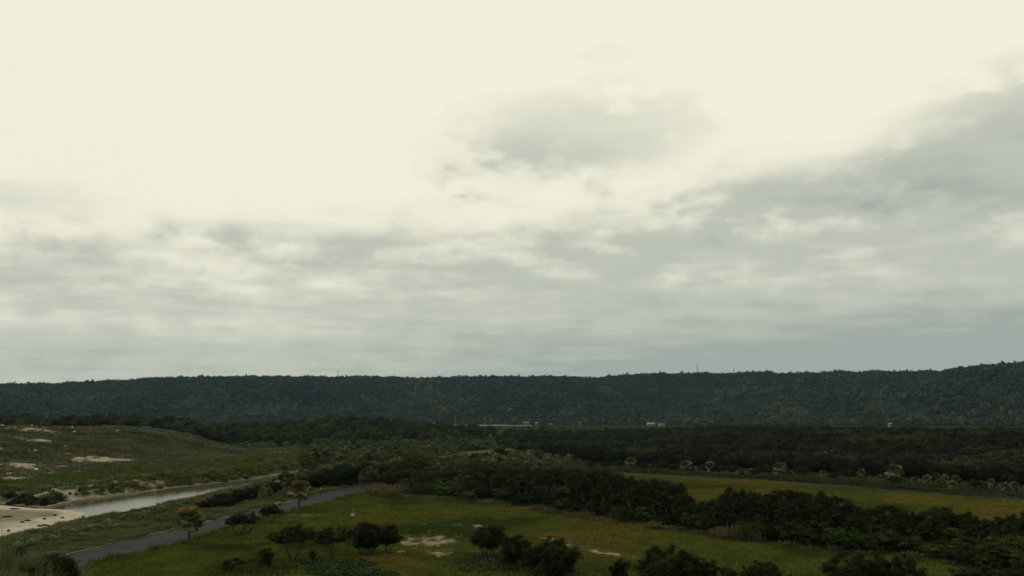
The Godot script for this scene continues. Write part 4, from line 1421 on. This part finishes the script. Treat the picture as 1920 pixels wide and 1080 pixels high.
func house(px: float, by: float, dist: float, size: Vector3, wall: Color, roof: Color, gable: bool, label: String) -> void:
	var d := ray(px, by)
	d /= Vector2(d.x, d.z).length()
	var x := d.x * dist
	var z := d.z * dist
	size *= 0.72
	wall *= 0.6
	roof *= 0.65
	var o := thing("far_house", label, "house", Vector3(x, -0.6, z), rng.randf_range(-0.25, 0.25))
	var w := MB.new()
	w.box(Vector3(-size.x / 2, 0, -size.z / 2), Vector3(size.x / 2, size.y, size.z / 2), wall)
	part("wall", w.mesh(), mat.paint, o)
	var r := MB.new()
	var e := 0.5
	var a := Vector3(-size.x / 2 - e, size.y + 0.01, -size.z / 2 - e)
	var b := Vector3(size.x / 2 + e, size.y + 0.01, size.z / 2 + e)
	if gable:
		var t := size.y + size.z * 0.28
		var p := [a, Vector3(b.x, a.y, a.z), b, Vector3(a.x, a.y, b.z), Vector3(a.x, t, 0), Vector3(b.x, t, 0)]
		r.quad(p[3], p[4], p[5], p[2], roof)
		r.quad(p[1], p[5], p[4], p[0], roof)
		r.tri(p[0], p[4], p[3], roof)
		r.tri(p[2], p[5], p[1], roof)
		r.quad(p[0], p[3], p[2], p[1], roof)
	else:
		r.box(a, b + Vector3(0, 0.5, 0), roof)
	part("roof", r.mesh(), mat.paint, o)
	for k in 3:
		var q := MB.new()
		var cx := lerpf(-size.x * 0.32, size.x * 0.32, k / 2.0)
		q.box(Vector3(cx - 0.7, size.y * 0.35, size.z / 2 + 0.004), Vector3(cx + 0.7, size.y * 0.78, size.z / 2 + 0.06), Color(0.03, 0.035, 0.04))
		part("window", q.mesh(), mat.paint, o)


func lump(called: String, px: float, py: float, size: Vector3, col: Color, label: String, category: String, group := "", m := "paint") -> void:
	var p := hit(px, py)
	var o := part(called, rock_shape(int(px * 7.0 + py), size, col), mat[m], self)
	o.position = p + Vector3(0, size.y * 0.32, 0)
	o.rotation.y = rng.randf() * TAU
	tag(o, label, category, group)


func built_things() -> void:
	# weathered slat fences on the dune crest
	var f0 := hit(259, 810)
	var f1 := hit(318, 819)
	fence_run(f0, f1, 1.3, "weathered grey slat fence stepping down the end of the dune", "")
	var f2 := f0 + Vector3(-2.0, 0, -16.0)
	f2.y = height(f2.x, f2.z)
	fence_run(f2, f0 + Vector3(-0.3, 0, -0.6), 1.3, "short return of slat fence turning back from the dune end", "")
	var back := [Vector2(-128, -322), Vector2(-150, -335), Vector2(-176, -342), Vector2(-205, -352), Vector2(-240, -362)]
	for i in back.size() - 1:
		var a := Vector3(back[i + 1].x, height(back[i + 1].x, back[i + 1].y), back[i + 1].y)
		var b := Vector3(back[i].x - 1.5, height(back[i].x - 1.5, back[i].y), back[i].y)
		fence_run(a, b, 0.8, "low grey slat fence running along the crest behind the dune grass", "slat fences along the dune crest")
	# pale litter on the dune
	for t in [[60, 799], [82, 799], [135, 803], [139, 811], [220, 809], [123, 839], [66, 847], [68, 883], [4, 799]]:
		lump("foam_float", t[0], t[1], Vector3(1.5, 0.8, 1.0), Color(0.62, 0.61, 0.56), "white foam float washed up on the dune grass", "debris", "white floats on the dune")
	lump("foam_block", 206, 895, Vector3(0.8, 0.45, 0.6), Color(0.6, 0.6, 0.56), "white foam block on the grey heap above the river", "debris")
	for t in [[150, 894], [166, 897], [172, 893], [142, 896], [180, 890], [156, 898]]:
		lump("flotsam_piece", t[0], t[1], Vector3(0.7, 0.3, 0.5), Color(0.34, 0.36, 0.37), "grey flotsam scrap in the drift line above the dune side bank", "debris", "flotsam in the drift line")
	for t in [[514, 848, 1.8], [525, 848, 1.2]]:
		lump("white_sheet_heap", t[0], t[1], Vector3(t[2] * 1.6, 0.5, 0.9), Color(0.62, 0.62, 0.58), "white plastic covered heap on the scrub beyond the river", "debris", "white heaps on the scrub")
	var board := thing("white_board", "small white board on legs at the edge of the dune wood", "sign", hit(410, 822), 0.1)
	var bm := MB.new()
	bm.box(Vector3(-1.0, 0.5, -0.04), Vector3(1.0, 1.2, 0.04), Color(0.62, 0.62, 0.60))
	part("panel", bm.mesh(), mat.paint, board)
	for s in [-0.8, 0.8]:
		var lg := MB.new()
		lg.tube([Vector3(s, -0.2, -0.08), Vector3(s, 1.1, -0.08)], [0.04, 0.04], 5, Color(0.3, 0.3, 0.28))
		part("leg", lg.mesh(), mat.timber, board)
	# marker on the lawn: thin post and a round pale blue plate
	var mk := thing("lawn_marker", "pale blue round plate with thin white post on the lawn", "marker", hit(661, 973))
	var pl := MB.new()
	pl.tube([Vector3(0, 0.42, -0.03), Vector3(0, 0.42, 0.05), Vector3(0, 0.42, 0.051)], [0.40, 0.40, 0.36], 18, Color(0.24, 0.33, 0.38))
	part("plate", pl.mesh(), mat.paint, mk)
	var pp := MB.new()
	pp.tube([Vector3(0, -0.15, -0.08), Vector3(0, 1.5, -0.08)], [0.035, 0.03], 6, Color(0.42, 0.42, 0.40))
	part("post", pp.mesh(), mat.paint, mk)
	# thin delineator posts along the road and one white stub
	var dp := MB.new()
	dp.tube([Vector3(0, -0.15, 0), Vector3(0, 0.95, 0)], [0.04, 0.035], 6, Color(0.16, 0.16, 0.17))
	var dc := MB.new()
	dc.tube([Vector3(0, 0.952, 0), Vector3(0, 1.06, 0)], [0.048, 0.04], 6, Color(0.30, 0.30, 0.30))
	for t in [[247, 1045], [274, 1039], [312, 1028], [334, 1022], [216, 1053]]:
		var o := thing("road_post", "thin grey marker post on the lawn side of the road", "post", hit(t[0], t[1]), 0.0, "marker posts along the road")
		part("shaft", dp.mesh(), mat.paint, o)
		part("cap", dc.mesh(), mat.paint, o)
	var ws := thing("white_stub_post", "short white stub post on the verge before the dark hedge", "post", hit(601, 922))
	var wb := MB.new()
	wb.tube([Vector3(0, -0.1, 0), Vector3(0, 0.75, 0), Vector3(0, 0.8, 0)], [0.10, 0.09, 0.04], 8, Color(0.55, 0.55, 0.53))
	part("shaft", wb.mesh(), mat.paint, ws)
	# stone edging at the far waterline
	var ed := thing("bank_edging", "row of pale concrete blocks edging the dune side waterline", "edging", Vector3(0, 0, 0))
	var shore := along(levels([[89, 951.5], [160, 936.5], [261, 923.5]], WATER), 2.2)
	shore.append_array(along(levels([[438, 901.5], [480, 896.5], [540, 886.5], [584, 879.5]], WATER), 3.0))
	for i in shore.size() - 1:
		var a := shore[i]
		var b := shore[i + 1]
		if a.distance_to(b) > 6.0: continue
		var blk := MB.new()
		var len := a.distance_to(b) * 0.5 - 0.22
		var turn := atan2(-(b.y - a.y), b.x - a.x) + rng.randf_range(-0.06, 0.06)
		blk.box(Vector3(-len, -0.5, -0.3), Vector3(len, 0.20 + rng.randf_range(0, 0.08), 0.3), Color(0.34, 0.32, 0.27) * rng.randf_range(0.8, 1.15), Basis(Vector3.UP, turn))
		var o := part("block", blk.mesh(), mat.concrete, ed)
		o.position = Vector3((a.x + b.x) / 2, WATER + 0.05, (a.y + b.y) / 2)
	# driftwood on the sandbar
	for t in [[28, 955, 2.4], [13, 970, 1.8], [74, 987, 0.9], [84, 986, 1.4], [114, 983, 1.5], [52, 977, 0.9], [117, 972, 0.6], [103, 967, 0.5], [42, 980, 0.6], [16, 996, 0.8], [83, 974, 0.5], [155, 970, 0.5]]:
		var g := RandomNumberGenerator.new()
		g.seed = int(t[0] * 13)
		var b := MB.new()
		var l: float = t[2]
		b.tube([Vector3(-l / 2, 0.05, 0), Vector3(-l * 0.2, 0.12, g.randf_range(-0.2, 0.2)), Vector3(l * 0.2, 0.10, g.randf_range(-0.2, 0.2)), Vector3(l / 2, 0.06, 0)], [0.05, 0.11, 0.10, 0.03], 6, Color(0.05, 0.042, 0.034))
		b.tube([Vector3(-l * 0.1, 0.1, 0), Vector3(0.1, 0.3, 0.25 * l)], [0.06, 0.02], 5, Color(0.05, 0.042, 0.034))
		var o := part("driftwood", b.mesh(), mat.timber, self)
		o.position = hit(t[0], t[1])
		o.rotation.y = g.randf_range(-0.6, 0.6)
		tag(o, "dark driftwood stick lying on the pale sandbar", "driftwood", "driftwood on the sandbar")
	# railing along the far footpath
	var rl := rounded(levels([[1170, 885], [1340, 892.3], [1440, 896.8], [1606, 907], [1736, 919.4], [1920, 930]]), 4.0)
	var rail := thing("path_railing", "low dark railing along the footpath beyond the meadow", "railing")
	var bars := MB.new()
	for i in rl.size() - 1:
		var a := Vector3(rl[i].x, height(rl[i].x, rl[i].y), rl[i].y)
		var b := Vector3(rl[i + 1].x, height(rl[i + 1].x, rl[i + 1].y), rl[i + 1].y)
		for hgt in [0.35, 0.7]:
			bars.tube([a + Vector3(0, hgt, 0.07), b + Vector3(0, hgt, 0.07)], [0.04, 0.04], 4, Color(0.09, 0.085, 0.08), false)
		var ps := MB.new()
		ps.tube([Vector3(0, -0.1, 0), Vector3(0, 0.78, 0)], [0.06, 0.055], 5, Color(0.10, 0.095, 0.09))
		var o := part("post", ps.mesh(), mat.timber, rail)
		o.position = a
	part("rail", bars.mesh(), mat.timber, rail)
	# foot of the hills: flood wall, houses, poles, masts
	var wall := thing("flood_wall", "long low white wall along the fields at the foot of the hills", "wall")
	for k in 20:
		var d0 := ray(812 + k * 9.3, 800)
		var d1 := ray(812 + (k + 1) * 9.3, 800)
		var p0 := Vector3(d0.x, 0, d0.z) / -d0.z * 1130.0
		var p1 := Vector3(d1.x, 0, d1.z) / -d1.z * 1130.0
		var b := MB.new()
		b.box(Vector3(0.05, -1.5, -0.3), Vector3(p1.x - p0.x - 0.05, 1.9 if k < 15 else 1.3, 0.3), Color(0.46, 0.48, 0.48) * rng.randf_range(0.8, 1.1))
		part("panel", b.mesh(), mat.concrete, wall).position = p0
	house(817, 797, 1190.0, Vector3(9, 4.5, 8), Color(0.30, 0.30, 0.30), Color(0.16, 0.17, 0.18), true, "small grey gabled house at the end of the long white wall")
	house(986, 797, 1230.0, Vector3(13, 5.5, 8), Color(0.34, 0.34, 0.32), Color(0.16, 0.20, 0.23), true, "blue grey roofed farmhouse beside a small white shed")
	house(1006, 797, 1230.0, Vector3(6, 5, 6), Color(0.6, 0.58, 0.52), Color(0.42, 0.34, 0.27), true, "small white shed with pale brown roof")
	house(1032, 799, 1160.0, Vector3(9, 3.2, 6), Color(0.2, 0.22, 0.24), Color(0.14, 0.16, 0.19), true, "low dark roofed house on the field edge")
	house(1075, 796, 1260.0, Vector3(6, 6, 6), Color(0.28, 0.28, 0.28), Color(0.2, 0.2, 0.2), false, "narrow grey flat roofed house below the wooded slope")
	house(1087, 796, 1260.0, Vector3(5, 5, 6), Color(0.45, 0.40, 0.36), Color(0.30, 0.11, 0.08), true, "tiny pale house with red roof below the wooded slope")
	house(1220, 798, 1180.0, Vector3(14, 4.0, 9), Color(0.35, 0.38, 0.38), Color(0.28, 0.46, 0.46), true, "long shed with pale turquoise roof at the wood edge")
	house(1241, 799, 1150.0, Vector3(11, 5.0, 8), Color(0.62, 0.62, 0.60), Color(0.5, 0.5, 0.5), false, "white flat roofed building beside the turquoise roofed shed")
	house(1669, 798, 1180.0, Vector3(5, 5.5, 6), Color(0.30, 0.40, 0.42), Color(0.24, 0.42, 0.46), true, "small blue roofed house just showing over the dark wood")
	for t in [[853, 799, 778], [868, 799, 783], [1130, 798, 785], [1180, 797, 784], [1229, 798, 785], [1560, 797, 783], [1498, 797, 782]]:
		var d := ray(t[0], t[1])
		var p := Vector3(d.x, 0, d.z) / Vector2(d.x, d.z).length() * 1240.0
		p.y = -0.8
		var o := thing("utility_pole", "grey utility pole with crossarms at the foot of the hills", "pole", p, 0.0, "utility poles below the hills")
		var tall := top_over(p, t[2])
		var b := MB.new()
		b.tube([Vector3(0, -0.3, 0), Vector3(0, tall, 0)], [0.26, 0.2], 6, Color(0.33, 0.33, 0.32))
		part("shaft", b.mesh(), mat.concrete, o)
		for k in 2:
			var ca := MB.new()
			ca.box(Vector3(-1.2, tall - 1.0 - k * 1.4, 0.26), Vector3(1.2, tall - 0.8 - k * 1.4, 0.4), Color(0.25, 0.25, 0.25))
			part("crossarm", ca.mesh(), mat.concrete, o)
	for t in [[634, 694, "slim lattice radio mast on the ridge above the green dune wood"], [1307, 684, "tall radio mast with thick head on the wooded ridge"], [1376, 689, "plain thin mast on the ridge near the taller mast"]]:
		var d := ray(t[0], t[1])
		d /= Vector2(d.x, d.z).length()
		var p := d * 2220.0
		p.y = hills(p.x, p.z)
		var tall := EYE + d.y * 2220.0 - p.y
		var o := thing("radio_mast", t[2], "mast", p)
		var b := MB.new()
		for k in 3:
			var q := Vector3(cos(TAU * k / 3), 0, sin(TAU * k / 3))
			b.tube([q * 1.3, q * 0.35 + Vector3(0, tall, 0)], [0.28, 0.22], 5, Color(0.050, 0.050, 0.054))
		part("legs", b.mesh(), mat.concrete, o)
		var br := MB.new()
		for k in 12:
			var f := k / 12.0
			var s := lerpf(1.3, 0.35, f)
			for e in 3:
				br.tube([Vector3(cos(TAU * e / 3) * s, f * tall, sin(TAU * e / 3) * s), Vector3(cos(TAU * (e + 1) / 3) * s * 0.95, (f + 0.08) * tall, sin(TAU * (e + 1) / 3) * s * 0.95)], [0.12, 0.12], 4, Color(0.12, 0.12, 0.12), false)
		part("bracing", br.mesh(), mat.concrete, o)
		if t[0] == 1307:
			var hd := MB.new()
			hd.tube([Vector3(0, tall * 0.82, 0), Vector3(0, tall * 0.98, 0)], [0.95, 0.95], 8, Color(0.2, 0.2, 0.2))
			part("antenna_head", hd.mesh(), mat.concrete, o)


func grasses() -> void:
	var white := Color(1, 1, 1)
	var lawn := tuft_shape(801, 13, 0.25, 0.30, 0.022, white, 0.8)
	var rough := tuft_shape(802, 22, 0.75, 0.42, 0.026, white, 0.9)
	var dune := tuft_shape(803, 18, 0.55, 0.55, 0.035, white, 0.9)
	var sets := {"lawn": [[], PackedColorArray()], "rough": [[], PackedColorArray()], "dune": [[], PackedColorArray()]}
	for i in 190000:
		var r := exp(rng.randf_range(log(72.0), log(300.0)))
		var a := deg_to_rad(rng.randf_range(-36.0, 37.0))
		var x := sin(a) * r
		var z := -cos(a) * r
		var zn := zone(x, z)
		if zn == 0 or zn == 1 or zn == 7: continue
		var sand := sand_at(x, z)
		if sand > 0.2 and rng.randf() < sand * 1.15: continue
		var c := ground_color(x, z, zn)
		if c.r > 0.15: continue
		var lum := c.r + c.g
		c = jitter(rng, c * 1.35, 0.24)
		var p := Vector3(x, height(x, z), z)
		var to := "lawn"
		var s := rng.randf_range(0.7, 1.3)
		if zn == 4: to = "dune"
		elif zn == 5 or zn == 6: to = "rough"
		elif n_mid.get_noise_2d(x * 0.8, z * 0.8) > 0.08 and rng.randf() < 0.18:
			s *= rng.randf_range(1.3, 2.2)
		if to == "rough" and n_mid.get_noise_2d(x, z) < -0.05: s *= 0.6
		if r > 150.0: s *= 1.0 + (r - 150.0) / 220.0
		sets[to][0].append(placed(p, Vector3(s, s * rng.randf_range(0.7, 1.2), s)))
		sets[to][1].append(c)
	for i in 26000:   # sparser dune grass further off
		var r := exp(rng.randf_range(log(150.0), log(420.0)))
		var a := deg_to_rad(rng.randf_range(-38.0, -12.0))
		var x := sin(a) * r
		var z := -cos(a) * r
		if zone(x, z) != 4: continue
		if rng.randf() < sand_at(x, z) * 1.1: continue
		var c := ground_color(x, z, 4)
		if c.r > 0.12: continue
		var s := rng.randf_range(0.7, 1.5) * r / 230.0
		sets.dune[0].append(placed(Vector3(x, height(x, z), z), Vector3(s, s * 0.8, s)))
		sets.dune[1].append(jitter(rng, c * 1.35, 0.25))
	many("lawn_grass", lawn, mat.palm, sets.lawn[0], sets.lawn[1], "short green and straw coloured grass of the lawn and meadow", "grass")
	many("verge_grass", rough, mat.palm, sets.rough[0], sets.rough[1], "long rough grass on the verges and the scrub plain", "grass")
	many("dune_grass", dune, mat.palm, sets.dune[0], sets.dune[1], "dry olive grass covering the sand dune", "grass")
	# tall grass on the shoulder of the lookout, singly
	var tall := []
	for s in 3: tall.append(tuft_shape(820 + s, 90, 1.5, 0.55, 0.014, Color(0.095, 0.105, 0.055), 1.0, 0.3))
	for i in 90:
		var p := Vector2(-34.0, -39.0) + Vector2(rng.randf_range(-2.0, 13.0), rng.randf_range(-7.0, 7.0))
		var o := thing("tall_grass_tuft", "arching tuft of tall pale grass on the lookout shoulder above the river", "grass", Vector3(p.x, height(p.x, p.y) - 0.05, p.y), rng.randf() * TAU, "tall grass tufts on the lookout")
		o.scale = Vector3.ONE * rng.randf_range(0.7, 1.1)
		part("blades", tall[rng.randi() % 3], mat.palm, o)
	# clover with white heads on the lawn
	var clover := MB.new()
	var g := RandomNumberGenerator.new()
	g.seed = 90
	for k in 30:
		var q := Vector3(g.randf_range(-0.5, 0.5), g.randf_range(0.05, 0.22), g.randf_range(-0.5, 0.5))
		clover.leaf(q, Vector3(g.randf_range(-1, 1), 0.3, g.randf_range(-1, 1)).normalized(), rand_dir(g), 0.14, 0.05, jitter(g, Color(0.024, 0.042, 0.013), 0.25))
		if k == 7:
			q.y = 0.26
			clover.leaf(q, Vector3.UP, Vector3.RIGHT, 0.09, 0.04, Color(0.15, 0.17, 0.12))
			clover.leaf(q, Vector3.UP, Vector3.BACK, 0.09, 0.04, Color(0.15, 0.17, 0.12))
	var where := []
	var tint := PackedColorArray()
	for i in 900:
		var p := hit(rng.randfn(655, 46), rng.randf_range(1052, 1082)) if i < 620 else hit(rng.randfn(905, 24), rng.randf_range(1040, 1074))
		if i < 620 and n_mid.get_noise_2d(p.x * 2.0, p.z * 2.0) < -0.2: continue
		where.append(placed(p, Vector3.ONE * rng.randf_range(0.8, 1.4)))
		tint.append(jitter(rng, white, 0.2))
	many("clover", clover.mesh(), mat.palm, where, tint, "patches of white flowering clover on the lawn before the trees", "clover")
